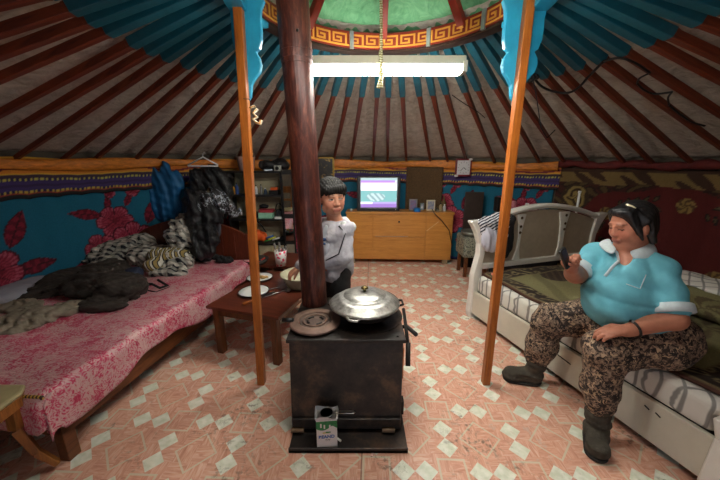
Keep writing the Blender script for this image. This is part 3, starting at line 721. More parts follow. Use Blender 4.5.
def qf(u,v):
    du=u*(BW+.03+.20); dv=v*(BL+.20)                   # distances over the cloth
    x=-BW+.0+du; dz=0; 
    W=BW+.02
    if du>W: o=du-W; x=-BW+W+.045*math.sin(min(1,o/.07)*PI/2); dz-=max(0,o-.03)
    y=BL-.01-dv; Ln=BL+.02
    if dv>Ln:
        o=dv-Ln; y=-.03-.05*math.sin(min(1,o/.07)*PI/2); dz-=max(0,o-.03)*(1+1.0*max(0,(u-.55))) 
        if du>W: dz=-max(o-.03,0)*.9-max(0,du-W-.03)*.9; x=-BW+W+.045
    h=.452+.010*math.sin(x*7+y*3)+.006*math.sin(y*17+x*5)+.012*math.exp(-((x+.02)/.2)**2)
    # the quilt rises where it is bunched towards the wall
    h+=.05*max(0,(-x-.9)/.35)*(.6+.4*math.sin(y*5)) if x<-.9 else 0
    wv=.006*math.sin(y*23+x*4)
    return (x+(wv if du>W else 0),y,h+dz*(1+.25*math.sin(y*6+1)*(du>W)))
b.grid(nu,nv,qf); o=b.build('pink_quilt',m_quilt,loc=(LB[0],LB[1],0),rot=LR,smooth=True,solid=.012,off=-1,world=False); tag(o,'shiny pink floral quilt spread over the left bed','quilt')
tz=[qf(k/40*(BW+.06)/(BW+.23),(BL+.045)/(BL+.20)) for k in range(41)]
b=MB(); b.tube([(x,y-.014,z+.004) for x,y,z in tz],.008,6); 
mb_=N('braid'); w=mb_.n('ShaderNodeTexWave'); mb_.l(mb_.co((1,1,1),(0,0,0)),w.inputs[0]); w.inputs['Scale'].default_value=16; w.bands_direction='X'; mb_=mb_.done(mb_.ramp(w.outputs[0],[(.45,lin((60,40,20))),(.55,lin((200,160,70)))],'CONSTANT'),.5)
br=b.build('braid_trim',mb_,o,smooth=True,world=False); 
# --- clothes lying on the pink bed
def bedz(px,py,z=.47): return g(px,py,z)
def pile(name,label,cat,pts,mat,seed=0,amp=.012,fx=28,res=.009,k=.05,parent=None,floor_=.455,extra=None,colfn=None):
    pr=[]
    for (px,py,z,rx,ry,rz_) in pts:
        c=g(px,py,z); pr.append(el((c.x,c.y,c.z),(rx,ry,rz_),None,k))
    cl=(lambda X,Y,Z: floor_-Z) if floor_ else None
    L=g(pts[0][0],pts[0][1],floor_ or pts[0][2])
    o=blob(name,pr+(extra or []),mat,parent,res=res,warp=folds(amp,fx,seed),clip=cl,loc=L,colfn=colfn)
    if parent is None: tag(o,label,cat)
    return o
m_jack=M('brown_jacket',(46,38,32),.85,amt=.25,sc=10,bump=.35,bs=35)
jk=pile('dark_jacket','crumpled dark brown jacket lying on the pink quilt','jacket',[(98,282,.55,.22,.22,.12),(120,288,.54,.20,.16,.11),(108,270,.54,.18,.16,.10),(72,280,.52,.20,.18,.09),(48,291,.49,.18,.12,.05),(82,262,.50,.20,.16,.08),(28,298,.48,.16,.08,.035),(104,306,.48,.16,.08,.04)],m_jack,2,.016,48,res=.008)
m_navy=M('navy_lining',(30,40,62),.6,amt=.3,sc=20,bump=.3)
pile('navy_bag','small navy blue bag beside the dark jacket','bag',[(133,276,.56,.07,.10,.07),(137,284,.53,.06,.08,.06)],m_navy,4,.008,40,k=.03)
b=MB(); b.tube([bedz(140,285,.50),bedz(152,284,.50),bedz(160,288,.475),bedz(168,286,.475),bedz(158,280,.475)],.008,6,flat=1.6); b.tube([bedz(146,290,.48),bedz(156,292,.47),bedz(170,287,.47)],.006,6)
o=b.build('bag_strap',m_blackcloth,loc=bedz(150,285),smooth=True); tag(o,'thin dark strap trailing from the navy bag over the quilt','strap')
m_creamc=M('cream_cloth',(126,116,100),.85,amt=.2,sc=8,bump=.5,bs=22)
pile('cream_trousers','crumpled cream garment at the wall side of the pink bed','clothing',[(52,312,.48,.15,.10,.045),(30,318,.48,.16,.12,.05),(8,328,.47,.18,.12,.045),(70,306,.48,.08,.08,.04),(20,306,.49,.14,.10,.04)],m_creamc,9,.014,62,k=.03,res=.007)
m_whs=M('white_sheet',(150,150,160),.85,amt=.1,bump=.3,bs=20)
pile('white_pillow','pale grey pillow edge between the dark jacket and the wall','pillow',[(6,296,.50,.14,.18,.06),(26,286,.50,.12,.2,.05)],m_whs,12,.008,20)
# checked blanket
a=N('checked_blanket'); c_=a.co((13,13,13),(.3,.5,.4)); s3=a.n('ShaderNodeSeparateXYZ'); 
dn=a.n('ShaderNodeTexNoise'); a.l(a.co(),dn.inputs[0]); dn.inputs['Scale'].default_value=6
vm_=a.n('ShaderNodeVectorMath',operation='MULTIPLY_ADD'); a.l(dn.outputs[1],vm_.inputs[0]); vm_.inputs[1].default_value=(.9,.9,.9); a.l(c_,vm_.inputs[2]); a.l(vm_.outputs[0],s3.inputs[0])
fx_=a.math('LESS_THAN',a.math('FRACT',s3.outputs[0]),.42); fy_=a.math('LESS_THAN',a.math('FRACT',a.math('ADD',s3.outputs[1],a.math('MULTIPLY',s3.outputs[2],.8))),.42)
sm=a.math('ADD',fx_,fy_); col=a.ramp(a.math('DIVIDE',sm,2),[(0,lin((186,180,168))),(.4,lin((138,136,128))),(.9,lin((26,28,34)))],'CONSTANT')
a.bump(a.noise(a.co(),30,3),.4,.01); m_check=a.done(col,.9)
pile('checked_blanket','black and white checked blanket bunched up at the head of the pink bed','blanket',[(112,262,.52,.15,.15,.10),(122,252,.58,.20,.16,.14),(100,258,.54,.16,.16,.10),(140,244,.62,.18,.14,.14),(150,255,.55,.18,.2,.13),(176,262,.53,.18,.16,.12),(160,240,.56,.22,.14,.13),(185,245,.63,.15,.16,.17),(188,230,.76,.14,.10,.20),(180,236,.76,.14,.10,.16),(191,243,.66,.13,.10,.18),(170,272,.49,.2,.10,.05)],m_check,5,.022,40,k=.05,res=.008)
a=N('striped_cloth'); st_=a.n('ShaderNodeSeparateXYZ'); a.l(a.co(),st_.inputs[0]); w=a.n('ShaderNodeTexWave'); a.l(a.co((1.6,1.6,.5),(0,.2,.9)),w.inputs[0]); w.inputs['Scale'].default_value=9; w.inputs['Distortion'].default_value=1.5
m_str=a.done(a.ramp(a.math('FRACT',a.math('ADD',a.math('MULTIPLY',st_.outputs[0],22),a.math('MULTIPLY',st_.outputs[2],9))),[(0,lin((150,130,74))),(.40,lin((38,36,34))),(.52,lin((200,196,184))),(.80,lin((38,36,34)))],'CONSTANT'),.85)
pile('striped_shirt','folded yellow, black and white striped cloth on the checked blanket','clothing',[(158,257,.59,.10,.09,.08),(170,255,.61,.11,.09,.07),(153,266,.55,.08,.08,.07),(182,255,.60,.08,.08,.06)],m_str,6,.010,45,k=.06,floor_=None)
pile('black_cloth','black cloth dropped on the quilt below the headboard','cloth',[(212,254,.50,.17,.12,.06),(228,254,.50,.17,.10,.05),(240,251,.50,.13,.08,.05),(203,258,.49,.10,.08,.05),(224,260,.485,.10,.06,.045)],m_blackcloth,8,.012,60,k=.02,res=.007)
# clothes hanging at the head of the bed
a=N('black_gloss'); n1=a.noise(a.co((2,2,1)),10,5,.7,1.2); a.bump(n1,.8,.03); m_gloss=a.done(a.ramp(n1,[(.4,lin((12,12,14))),(.7,lin((30,31,34)))]),.28)
def hang_blob(name,label,cat,pts,mat,seed,amp=.012,fx=24,res=.008,k=.05,parent=None):
    pr=[]
    for (px,py,Y,rx,ry,rz_) in pts: c=at(px,py,Y); pr.append(el((c.x,c.y,c.z),(rx,ry,rz_),None,k))
    L=at(pts[0][0],pts[0][1],pts[0][2]); o=blob(name,pr,mat,parent,res=res,warp=vfolds(amp*.8,fx*2,seed),loc=L)
    if parent is None: tag(o,label,cat)
    return o
hang_blob('blue_jacket','bright blue jacket hanging on the wall above the headboard','jacket',[(166,168,3.62,.06,.05,.07),(165,188,3.60,.14,.06,.20),(160,205,3.60,.12,.06,.20),(171,205,3.60,.13,.06,.18),(176,182,3.60,.08,.05,.14),(156,182,3.62,.07,.05,.16)],M('blue_nylon',(16,92,140),.6,amt=.2,sc=10,bump=.3,bs=20),21,.014,22)
hang_blob('black_coat','glossy black coat hanging over the headboard of the pink bed','coat',[(198,185,3.60,.10,.10,.20),(212,180,3.62,.16,.10,.18),(225,190,3.62,.10,.10,.22),(195,210,3.5,.15,.10,.26),(205,235,3.42,.17,.07,.22),(192,245,3.36,.15,.08,.18),(215,205,3.55,.17,.10,.20),(196,222,3.12,.12,.06,.20),(206,238,3.06,.14,.06,.16),(198,205,3.14,.10,.06,.16),(212,215,3.12,.10,.05,.14),(202,252,3.02,.13,.06,.08)],m_gloss,22,.022,20)
a=N('black_white_print'); n1=a.noise(a.co(),17,2,.5,2.2); m_print=a.done(a.ramp(n1,[(0,lin((16,16,18))),(.53,lin((160,168,178))),(.60,lin((20,20,22))),(.68,lin((120,40,40))),(.70,lin((20,20,20)))],'CONSTANT'),.5)
hang_blob('printed_jacket','black and white patterned jacket on top of the black coat','jacket',[(213,200,3.16,.13,.07,.12),(226,206,3.18,.11,.06,.09),(205,206,3.14,.09,.06,.10),(234,213,3.22,.07,.05,.05)],m_print,23,.018,26,res=.008)
hang_blob('grey_trousers','grey trouser leg hanging over the headboard edge','trousers',[(217,226,3.20,.045,.03,.10),(215,238,3.20,.04,.03,.10)],M('grey_denim',(70,74,80),.85,bump=.3),24,.005,40,res=.007)
m_hang=M('white_plastic',(205,205,208),.35,amt=.05)
b=MB(); Yh=3.50; A=at(188,165,Yh);B=at(203,157,Yh);C=at(218,165,Yh)
b.tube([A,B,C,C+Vector((0,0,-.012)),A+Vector((0,0,-.012)),A],.008,8); b.tube([B,B+Vector((0,0,.03)),B+Vector((.015,0,.05)),B+Vector((.03,0,.035))],.004,6)
o=b.build('clothes_hanger',m_hang,loc=B,smooth=True); tag(o,'white plastic clothes hanger above the black coat','hanger')
# ------------------------------------------------------------------ chair, bottom left corner
T=E('wooden_chair','wooden chair with a cream seat at the lower left, by the foot of the bed','chair',(-1.9,1.0,0),.0)
CH0=len(bpy.data.objects)
m_cw=wood('chair_wood',(104,58,20),(158,100,44),.4,'z',3)
b=MB(); sp=[(-2.12,.78),(-1.70,.72),(-1.64,.78),(-1.665,1.14),(-1.70,1.19),(-2.08,1.19),(-2.14,1.14)]
b.prism(sp,.445,.47,'z'); b.build('seat',M('cream_vinyl',(172,160,118),.45,amt=.1),T,bevel=.012)
b=MB(); b.prism([(x*.97-.055,y*.97+.028) for x,y in sp],.395,.444,'z'); b.build('seat_frame',m_cw,T,bevel=.004)
for (x,y,dx,dy) in ((-1.715,1.13,.07,.07),(-2.07,1.13,-.05,.06),(-1.72,.80,.06,-.06),(-2.06,.80,-.05,-.06)):
    b=MB(); pts=[(x,y,.41),(x-dx*.1,y-dy*.1,.28),(x+dx*.25,y+dy*.25,.12),(x+dx*.8,y+dy*.8,0.004)]; 
    for p0,p1,w0,w1 in zip(pts[:-1],pts[1:],(.05,.045,.038),(.045,.038,.032)): b.beam(p0,p1,w0,w0*.8,w1,w1*.8)
    b.build('leg',m_cw,T,bevel=.003)
b=MB()
for x in (-2.12,-1.72): b.beam((x,.76,.44),(x+.0,.68,.95),.04,.03)
b.box(-2.14,-1.70,.665,.69,.80,.95); b.box(-2.14,-1.70,.71,.73,.62,.67); b.build('backrest',m_cw,T,bevel=.004)
T.location=(-1.765,1.03,.03)
# ------------------------------------------------------------------ low table
TA=(-1.2,2.17); TR=-math.radians(17)
T=E('low_table','low reddish-brown wooden table with plates, between the stove and the pink bed','table',(TA[0],TA[1],0),TR)
def tb(x,y,z): c,s=math.cos(TR),math.sin(TR); return Vector((TA[0]+x*c-y*s,TA[1]+x*s+y*c,z))
m_table=wood('table_wood',(58,24,14),(104,48,30),.3,'x',3); m_tleg=wood('table_leg_wood',(62,30,12),(120,66,30),.4,'z',3)
TH=.425
b=MB(); b.box(0,.64,0,.86,TH-.024,TH); b.build('table_top',m_table,T,bevel=.004,world=False)
b=MB(); b.box(.05,.60,.035,.06,TH-.09,TH-.024); b.box(.05,.075,.035,.82,TH-.09,TH-.024); b.box(.565,.59,.035,.82,TH-.09,TH-.024); b.box(.05,.60,.79,.82,TH-.09,TH-.024); b.build('apron',m_tleg,T,bevel=.003,world=False)
for x,y in ((.035,.025),(.55,.025),(.035,.77),(.55,.77)):
    b=MB(); b.box(x,x+.055,y,y+.055,0,TH-.024); b.build('leg',m_tleg,T,bevel=.004,world=False)
# darker table behind it
T=E('side_table','dark side table behind the low table holding the cutlery cup','table',(-.86,3.30,0),-.2)
b=MB(); b.box(-.36,.36,-.19,.30,.40,.43); b.build('table_top',m_table,T,bevel=.004,world=False)
for x in (-.33,.29):
    for y in (-.15,.24):
        b=MB(); b.box(x,x+.045,y,y+.045,0,.40); b.build('leg',m_tleg,T,world=False)
def plate(px,py,r,label):
    c=g(px,py,TH); T=E('enamel_plate',label,'plate',c,group=None)
    b=MB(); b.lathe([(.001,.002),(r*.62,.002),(r*.97,.020),(r*.97,.023),(r*.6,.008),(.001,.007)],c,48); b.build('dish',m_white,T,smooth=True)
    b=MB(); b.tube([(c.x+r*.975*math.cos(k*PI/24),c.y+r*.975*math.sin(k*PI/24),c.z+.021) for k in range(49)],.004,6,cap=False); b.build('rim',m_black,T,smooth=True); return c
c1=plate(254,293,.128,'empty white enamel plate with a black rim, nearer of the two on the table')
c2=plate(260,279,.122,'white enamel plate with black rim holding pancake leftovers')
pr=[el((c2.x+.03,c2.y+.01,c2.z+.018),(.035,.022,.010)),el((c2.x+.055,c2.y-.005,c2.z+.020),(.022,.02,.010)),el((c2.x-.02,c2.y+.015,c2.z+.015),(.03,.016,.006))]
o=blob('leftover_food',pr,M('pancake',(190,150,90),.7,amt=.3,sc=60),res=.004,warp=folds(.003,90,3),loc=c2); tag(o,'pieces of yellow pancake on the farther plate','food')
# basin
c=g(302,285,TH); m_bas=M('cream_basin_plastic',(196,190,160),.4,amt=.06)
b=MB(); b.lathe([(.001,.0),(.125,.0),(.135,.01),(.175,.105),(.188,.110),(.188,.116),(.172,.116),(.128,.014),(.001,.008)],(c.x,c.y,TH+.001),56)
o=b.build('wash_basin',m_bas,loc=c,smooth=True); tag(o,'round cream plastic basin on the low table behind the stove pipe','basin')
# knife, ladle, fork
h=TH+.004
T=E('kitchen_knife','long knife with a wooden handle lying on the low table','knife',g(246,303,h))
b=MB(); b.tube([g(243,304,h+.008),g(257,299,h+.008)],.011,8); b.build('handle',m_orange,T,smooth=True)
b=MB(); b.beam(g(257,299,h+.006),g(275,291,h+.006),.026,.003,.012,.003); b.build('blade',m_steel,T)
T=E('ladle','steel ladle beside the knife on the low table','ladle',g(276,294,h))
b=MB(); b.tube([g(262,298,h+.008),g(276,293,h+.01),g(287,289.5,h+.02)],.004,6); b.build('handle',m_steel,T,smooth=True)
q=g(288,290,TH+.020); b=MB(); b.lathe([(.001,-.018),(.018,-.012),(.026,.004),(.024,.004),(.017,-.009),(.001,-.014)],q,24); b.build('bowl',m_steel,T,smooth=True)
T=E('fork','steel fork behind the ladle on the low table','fork',g(272,286,h))
b=MB(); b.tube([g(271,289,h+.004),g(280,287,h+.004)],.004,6); b.build('handle',m_steel,T); b=MB()
for k in (-1,0,1): b.tube([g(271,289+k*.6,h+.004),g(267,288.5+k,h+.006)],.0018,5)
b.build('tines',m_steel,T)
# cutlery cup
a=N('dotted_cup'); v1=a.n('ShaderNodeTexVoronoi'); a.l(a.co(),v1.inputs[0]); v1.inputs['Scale'].default_value=26; m_dots=a.done(a.mix(a.math('LESS_THAN',v1.outputs[0],.38),lin((224,218,214)),lin((214,70,100))),.35)
c=g(281,264.5,.44); c=Vector((c.x,3.2,.431)); c=Vector((at(281,262,3.12).x,3.12,.431))
T=E('cutlery_cup','white cup with pink dots full of spoons and forks','cup',c)
b=MB(); b.lathe([(.001,0),(.052,0),(.066,.17),(.062,.17),(.049,.006),(.001,.006)],c,32); b.build('cup',m_dots,T,smooth=True)
for k in range(13):
    t=k*2.4; a0=Vector((c.x+.03*math.cos(t),c.y+.03*math.sin(t),c.z+.05)); a1=a0+Vector((.03*math.cos(t*1.3),.02*math.sin(t*1.7),.15+.03*math.sin(k*3)))
    T2=E('spoon' if k%2 else 'fork','steel '+('spoon' if k%2 else 'fork')+' standing upright in the dotted cup','cutlery',a0,group='cutlery standing in the dotted cup')
    b=MB(); b.tube([a0,a1],.003,5); b.build('handle',m_steel,T2); b=MB(); b.ball(a1,.014,10,8,sc=(.9,.5,1.5)); b.build('head',m_steel,T2,smooth=True)
# things heaped on the side table
cols=[(190,60,50),(60,110,170),(200,180,70),(70,130,80),(190,190,190),(60,50,60),(170,90,120),(120,80,50)]
T=E('mesh_tray','dark tray of small odds and ends on the side table','tray',Vector((-1.14,3.2,.431)))
b=MB(); b.lathe([(.001,.0),(.10,.0),(.135,.05),(.13,.05),(.096,.006),(.001,.006)],(-1.14,3.2,.431),28); b.build('tray',M('tray_dark',(50,52,48),.5),T,smooth=True)
for k in range(9):
    x=-1.14+.08*math.cos(k*2.4)*(.4+.6*((k*.37)%1)); y=3.18+.06*math.sin(k*2.4); z=.452+.012*(k%3)
    b=MB(); L_=.05+.04*((k*.7)%1); d=Vector((math.cos(k*1.7)*L_,math.sin(k*1.7)*L_*.5,.018)); b.tube([Vector((x,y,z))-d/2,Vector((x,y,z))+d/2],.009,8)
    o=b.build('tube_of_paste',M('odd_%d'%k,cols[k%8],.4),loc=(x,y,z),smooth=True); nm=['red','blue','yellow','green','grey','black','pink','brown','dark red'][k]
    tag(o,nm+' small tube lying in the dark tray','small item'); o.name='small_tube'
# ------------------------------------------------------------------ bookshelf
SY=3.95; SX0,SX1=-1.72,-1.0
T=E('bookshelf','black open shelf unit with cream backing, behind the left post','shelf',((SX0+SX1)/2,SY,0))
m_sh=M('black_shelf',(24,22,22),.45,amt=.2)
for x in (SX0,SX1-.02,-1.47):
    b=MB(); b.box(x,x+.02,SY,SY+.26,0,1.40); b.build('side_panel',m_sh,T)
for z in (.16,.455,.785,1.10,1.40):
    b=MB(); b.box(SX0-.01,SX1+.01,SY-.005,SY+.26,z-.022,z); b.build('shelf_board',m_sh,T,bevel=.002)
b=MB(); b.box(SX0,SX1,SY+.26,SY+.272,0,1.40); b.build('back_panel',M('shelf_back',(160,150,120),.7,amt=.1),T)
b=MB(); b.box(SX1-.36,SX1-.02,SY+.015,SY+.03,.16,.433); b.box(SX1-.185,SX1-.18,SY+.005,SY+.015,.16,.433); b.build('lower_door',M('cream_door',(170,160,130),.5),T)
# mirror beside the shelf
T=E('wall_mirror','tall narrow mirror with black frame between the shelf and the stove pipe','mirror',(-.925,SY,0),.0)
b=MB(); b.box(-.995,-.855,SY-.03,SY,.0,1.42); b.build('frame',m_sh,T,bevel=.003)
mm=N('mirror_glass'); mm=mm.done((.85,.88,.86),.03,1)
b=MB(); b.box(-.978,-.872,SY-.034,SY-.0305,.86,1.36); b.box(-.978,-.872,SY-.034,SY-.0305,.50,.80); b.build('glass',mm,T)
b=MB(); b.box(-.978,-.872,SY-.034,SY-.0305,.05,.45); b.build('lower_panel',m_creamc,T)
def onshelf(px,zi): return at(px,200,SY+.06).x
def item(name,label,cat,b,mat,loc,smooth=False,bevel=0): o=b.build(name,mat,loc=loc,smooth=smooth,bevel=bevel); tag(o,label,cat); return o
yS=SY+.10
# top of the shelf
x=at(246,160,yS).x; T=E('pink_bucket','pale pink bucket with handle on top of the shelf unit','bucket',(x,yS,1.40))
b=MB(); b.lathe([(.001,0),(.09,0),(.115,.17),(.122,.175),(.108,.175),(.085,.008),(.001,.008)],(x,yS,1.401),32); b.build('pail',M('pale_pink',(190,160,150),.45),T,smooth=True)
b=MB(); b.tube([(x+.115*math.cos(t*PI/10),yS,1.57+.12*math.sin(t*PI/10)) for t in range(11)],.005,6); b.build('handle',m_creamc,T)
x=at(272,165,yS).x
o=blob('black_bag',[el((x-.04,yS+.02,1.47),(.13,.09,.07),None,.03),el((x+.10,yS+.03,1.48),(.12,.09,.08),None,.03)],m_gloss,res=.008,warp=folds(.012,30,31),clip=lambda X,Y,Z:1.401-Z,loc=(x,yS,1.401)); tag(o,'black plastic bag on top of the shelf unit','bag')
x=at(277,164,yS-.1).x; T=E('small_camera','small silver camera in front of the black bag','camera',(x,yS-.09,1.40))
b=MB(); b.box(x-.045,x+.045,yS-.10,yS-.06,1.402,1.47); b.build('body',M('silver_grey',(170,172,160),.4,metal=.2),T,bevel=.006)
b=MB(); b.lathe([(.001,0),(.022,0),(.022,.02),(.001,.02)],(0,0,0),20); b.v=[(x+p[0],yS-.10-p[2],1.437+p[1]) for p in b.v]; b.build('lens',m_black,T)
x=at(268,168,yS-.08).x; b=MB(); b.box(x-.06,x+.05,yS-.09,yS-.03,1.401,1.425,rz=.3); item('grey_cloth','pale grey folded cloth at the front of the shelf top','cloth',b,M('grey_blue',(140,150,160),.8),(x,yS-.06,1.401),bevel=.008)
# shelf 1 (z 1.10)
def bottle(px,z,h,r,mat,name,label,cat,cap=None,y=None):
    y=y or yS; x=at(px,200,y).x; T=E(name,label,cat,(x,y,z))
    b=MB(); b.lathe([(.001,0),(r,0),(r,h*.62),(r*.45,h*.8),(r*.4,h*.86),(.001,h*.86)],(x,y,z+.001),18); b.build('body',mat,T,smooth=False)
    b=MB(); b.lathe([(.001,h*.861),(r*.5,h*.861),(r*.5,h),(.001,h)],(x,y,z+.001),14); b.build('cap',cap or m_black,T); return T
bottle(234,1.101,.12,.028,M('bt_yellow',(200,140,40),.4),'bottle','small orange bottle at the left end of the upper shelf','bottle')
bottle(238,1.101,.15,.022,M('bt_blue',(40,70,130),.4),'bottle','slim blue bottle on the upper shelf','bottle')
bottle(254,1.101,.10,.024,M('bt_grey',(150,155,150),.3),'bottle','short grey bottle on the upper shelf right of the post','bottle',m_white)
bottle(257,1.101,.12,.018,M('bt_white',(205,205,205),.3),'bottle','slim white bottle on the upper shelf','bottle')
bottle(262,1.101,.13,.018,m_steel,'bottle','silver bottle in the middle of the upper shelf','bottle')
bottle(266,1.101,.08,.02,M('bt_dark',(40,60,80),.3),'bottle','low dark blue bottle on the upper shelf','bottle',m_white)
x=at(274,190,yS).x; T=E('orange_lidded_box','black box with a bright orange top on the upper shelf','box',(x,yS,1.1))
b=MB(); b.box(x-.06,x+.06,yS-.04,yS+.05,1.101,1.155); b.build('box',m_black,T,bevel=.003); b=MB(); b.box(x-.04,x+.045,yS-.03,yS+.04,1.156,1.19); b.build('top',M('orange_plastic',(220,90,30),.4),T,bevel=.006)
# shelf 2 (z .785)
x=at(267,214,yS).x
b=MB(); b.box(x-.10,x+.085,yS-.06,yS+.08,.786,.86); item('mint_box','mint green box with printed lid under the red box','box',b,M('mint_card',(140,190,160),.6,amt=.12,sc=40),(x,yS,.786),bevel=.003)
b=MB(); b.box(x-.095,x+.09,yS-.05,yS+.08,.861,.90,rz=.04); item('red_box','flat red box lying on the mint green box','box',b,M('red_card',(150,40,50),.6),(x,yS,.861),bevel=.003)
x=at(279,208,yS).x; T=E('black_handbag','small black handbag with a round handle on the middle shelf','bag',(x,yS,.785))
b=MB(); b.box(x-.045,x+.05,yS-.04,yS+.05,.786,.90); b.build('body',m_gloss,T,bevel=.02); b=MB(); b.tube([(x+.045*math.cos(k*PI/10),yS,.89+.09*math.sin(k*PI/10)) for k in range(11)],.006,6); b.build('handle',m_black,T)
x=at(278.5,217,yS-.06).x; b=MB(); b.box(x-.045,x+.04,yS-.09,yS-.06,.786,.812); item('white_packet','small white packet in front of the handbag','packet',b,m_white,(x,yS-.07,.786))
x=at(256,210,yS).x
o=blob('dark_scarf',[el((x,yS+.02,.82),(.06,.06,.045)),el((x+.08,yS+.1,.93),(.07,.05,.03))],m_blackcloth,res=.008,warp=folds(.008,40,32),clip=lambda X,Y,Z:.786-Z,loc=(x,yS,.786)); tag(o,'dark crumpled scarf left of the mint green box','scarf')
# shelf 3 (z .455)
x=at(259,228,yS-.02).x
pr=[el((x-.03,yS,.545),(.075,.07,.085)),el((x+.04,yS,.53),(.05,.06,.07))]
T=blob('orange_pouch',pr,M('orange_cloth',(228,92,24),.7,amt=.12,bump=.2),res=.007,warp=folds(.006,30,33),clip=lambda X,Y,Z:.456-Z,loc=(x,yS,.456)); tag(T,'bright orange cloth pouch with black zip on the lower shelf','pouch')
b=MB(); b.tube([at(257,221,yS-.08),at(262,226,yS-.10),at(266,232,yS-.085)],.008,6); b.build('zip',m_black,T)
for k,(px,cc,nm) in enumerate(((268,(60,150,70),'green'),(272,(200,200,60),'yellow'),(276,(200,200,200),'white'),(270,(50,90,160),'blue'))):
    x=at(px,236,yS-.03).x; z=.466+.018*(k%2)+.01*k; b=MB(); b.tube([(x-.05,yS-.04,z),(x+.045,yS-.02,z+.03)],.011,8); item('marker_pen',nm+' marker in the jumble right of the orange pouch','pen',b,M('pen_'+nm,cc,.4),(x,yS-.03,.456),smooth=True)
x=at(279,234,yS).x; o=blob('headphones_cable',[rc((x-.05,yS,.48),(x+.05,yS,.50),.02,.03)],m_black,res=.006,warp=folds(.008,60,35),loc=(x,yS,.456)); o.name='black_pouch'; tag(o,'small black pouch at the right end of the lower shelf','pouch')
# ------------------------------------------------------------------ framed picture
T=E('framed_picture','dark picture in a thin gold frame on the wall behind the boy','picture',at(325,182,4.62)); Yp=4.68
p0=at(316.5,157,Yp);p1=at(335,200,Yp)
b=MB(); 
for x0,x1,z0,z1 in ((p0.x,p1.x,p0.z-.025,p0.z),(p0.x,p1.x,p1.z,p1.z+.025),(p0.x,p0.x+.025,p1.z,p0.z),(p1.x-.025,p1.x,p1.z,p0.z)): b.box(x0,x1,Yp-.02,Yp+.015,z0,z1)
b.build('frame',M('gilt',(150,120,50),.4,metal=.5),T,bevel=.003)
a=N('dark_painting'); n1=a.noise(a.co(),7,5,.7,1.6); mpic=a.done(a.ramp(n1,[(.46,lin((22,20,18))),(.54,lin((50,40,28))),(.60,lin((170,136,70)))]),.4)
b=MB(); b.box(p0.x+.02,p1.x-.02,Yp-.008,Yp+.01,p1.z+.02,p0.z-.02); b.build('canvas',mpic,T)
# ------------------------------------------------------------------ dresser
D0,D1=-.20,1.37; DYa,DYb=4.49,4.41; DH=.80
rz=math.atan2(-.06,1.57); T=E('dresser','honey-coloured wooden sideboard with a drop door below the television','sideboard',(D0,4.49,0),rz)
m_dr=wood('dresser_wood',(176,112,44),(206,144,68),.35,'x',2.2,.03); m_drd=M('dresser_gap',(70,40,16),.6); W=1.575
b=MB(); b.box(0,W,0,.28,.065,DH-.03); b.build('carcass',m_dr,T,world=False,bevel=.003)
b=MB(); b.box(-.01,W+.01,-.018,.29,DH-.03,DH); b.build('top',m_dr,T,world=False,bevel=.003)
b=MB(); b.box(.40,1.17,-.014,0,.43,.76); dd=b.build('drop_door',m_dr,T,world=False,bevel=.002)
b=MB(); b.box(.43,.92,-.018,-.013,.432,.437); b.build('metal_strip',m_steel,dd,world=False)
b=MB(); b.ball((.78,-.018,.655),.014,12,8); b.build('lock',m_black,dd,world=False)
for x0,x1 in ((.012,.388),(1.182,W-.012)):
    b=MB(); b.box(x0,x1,-.012,0,.08,.76); b.build('side_panel',m_dr,T,world=False,bevel=.002)
b=MB(); b.box(.40,1.17,-.012,0,.08,.42); b.build('lower_panel',m_dr,T,world=False,bevel=.002)
b=MB(); b.beam((1.19,-.013,.52),(1.36,-.013,.66),.012,.002,up=(0,1,0)); b.build('scratch',M('scratch_tan',(210,170,120),.5),T,world=False)
for x in (.04,W-.12):
    b=MB(); b.box(x,x+.08,.0,.06,0,.065); b.box(x,x+.08,.22,.28,0,.065); b.build('foot',M('pale_foot',(150,130,100),.6),T,world=False)
def dl(x,y,z): c,s=math.cos(rz),math.sin(rz); return Vector((D0+x*c-y*s,4.49+x*s+y*c,z))
b=MB(); b.tube([at(432,209,4.5),at(435,214,4.385),at(442,221,4.385),at(449,230,4.38),at(452,246,4.40)],.006,6); o=b.build('power_cable',m_black,loc=at(435,214,4.39),smooth=True); tag(o,'thin black cable running down the right end of the sideboard','cable')
# TV
tl=at(357,176,4.60); br=at(399,209.5,4.60); T=E('television','boxy television with a lit screen on the wooden sideboard','television',((tl.x+br.x)/2,4.62,DH))
x0,x1,z1=tl.x,br.x,tl.z; z0=DH+.004; yf=4.53
b=MB(); b.box(x0,x1,yf,yf+.07,z0,z1); b.build('front_case',M('tv_grey',(44,46,50),.4,amt=.1),T,bevel=.01)
b=MB(); b.add([(x0+.03,yf+.07,z0+.01),(x1-.03,yf+.07,z0+.01),(x1-.03,yf+.07,z1-.02),(x0+.03,yf+.07,z1-.02),(x0+.12,yf+.25,z0+.01),(x1-.12,yf+.25,z0+.01),(x1-.12,yf+.25,z1-.12),(x0+.12,yf+.25,z1-.12)],[(3,2,1,0),(4,5,6,7),(0,1,5,4),(1,2,6,5),(2,3,7,6),(3,0,4,7)]); b.build('rear_case',m_black,T,bevel=.008)
sx0_,sx1_,sz0_,sz1_=x0+.055,x1-.05,z0+.055,z1-.025
b=MB(); b.box(sx0_-.012,sx1_+.012,yf-.008,yf+.0,sz0_-.018,sz1_+.012); b.build('bezel',M('bezel_silver',(120,124,126),.4,metal=.2),T,bevel=.003)
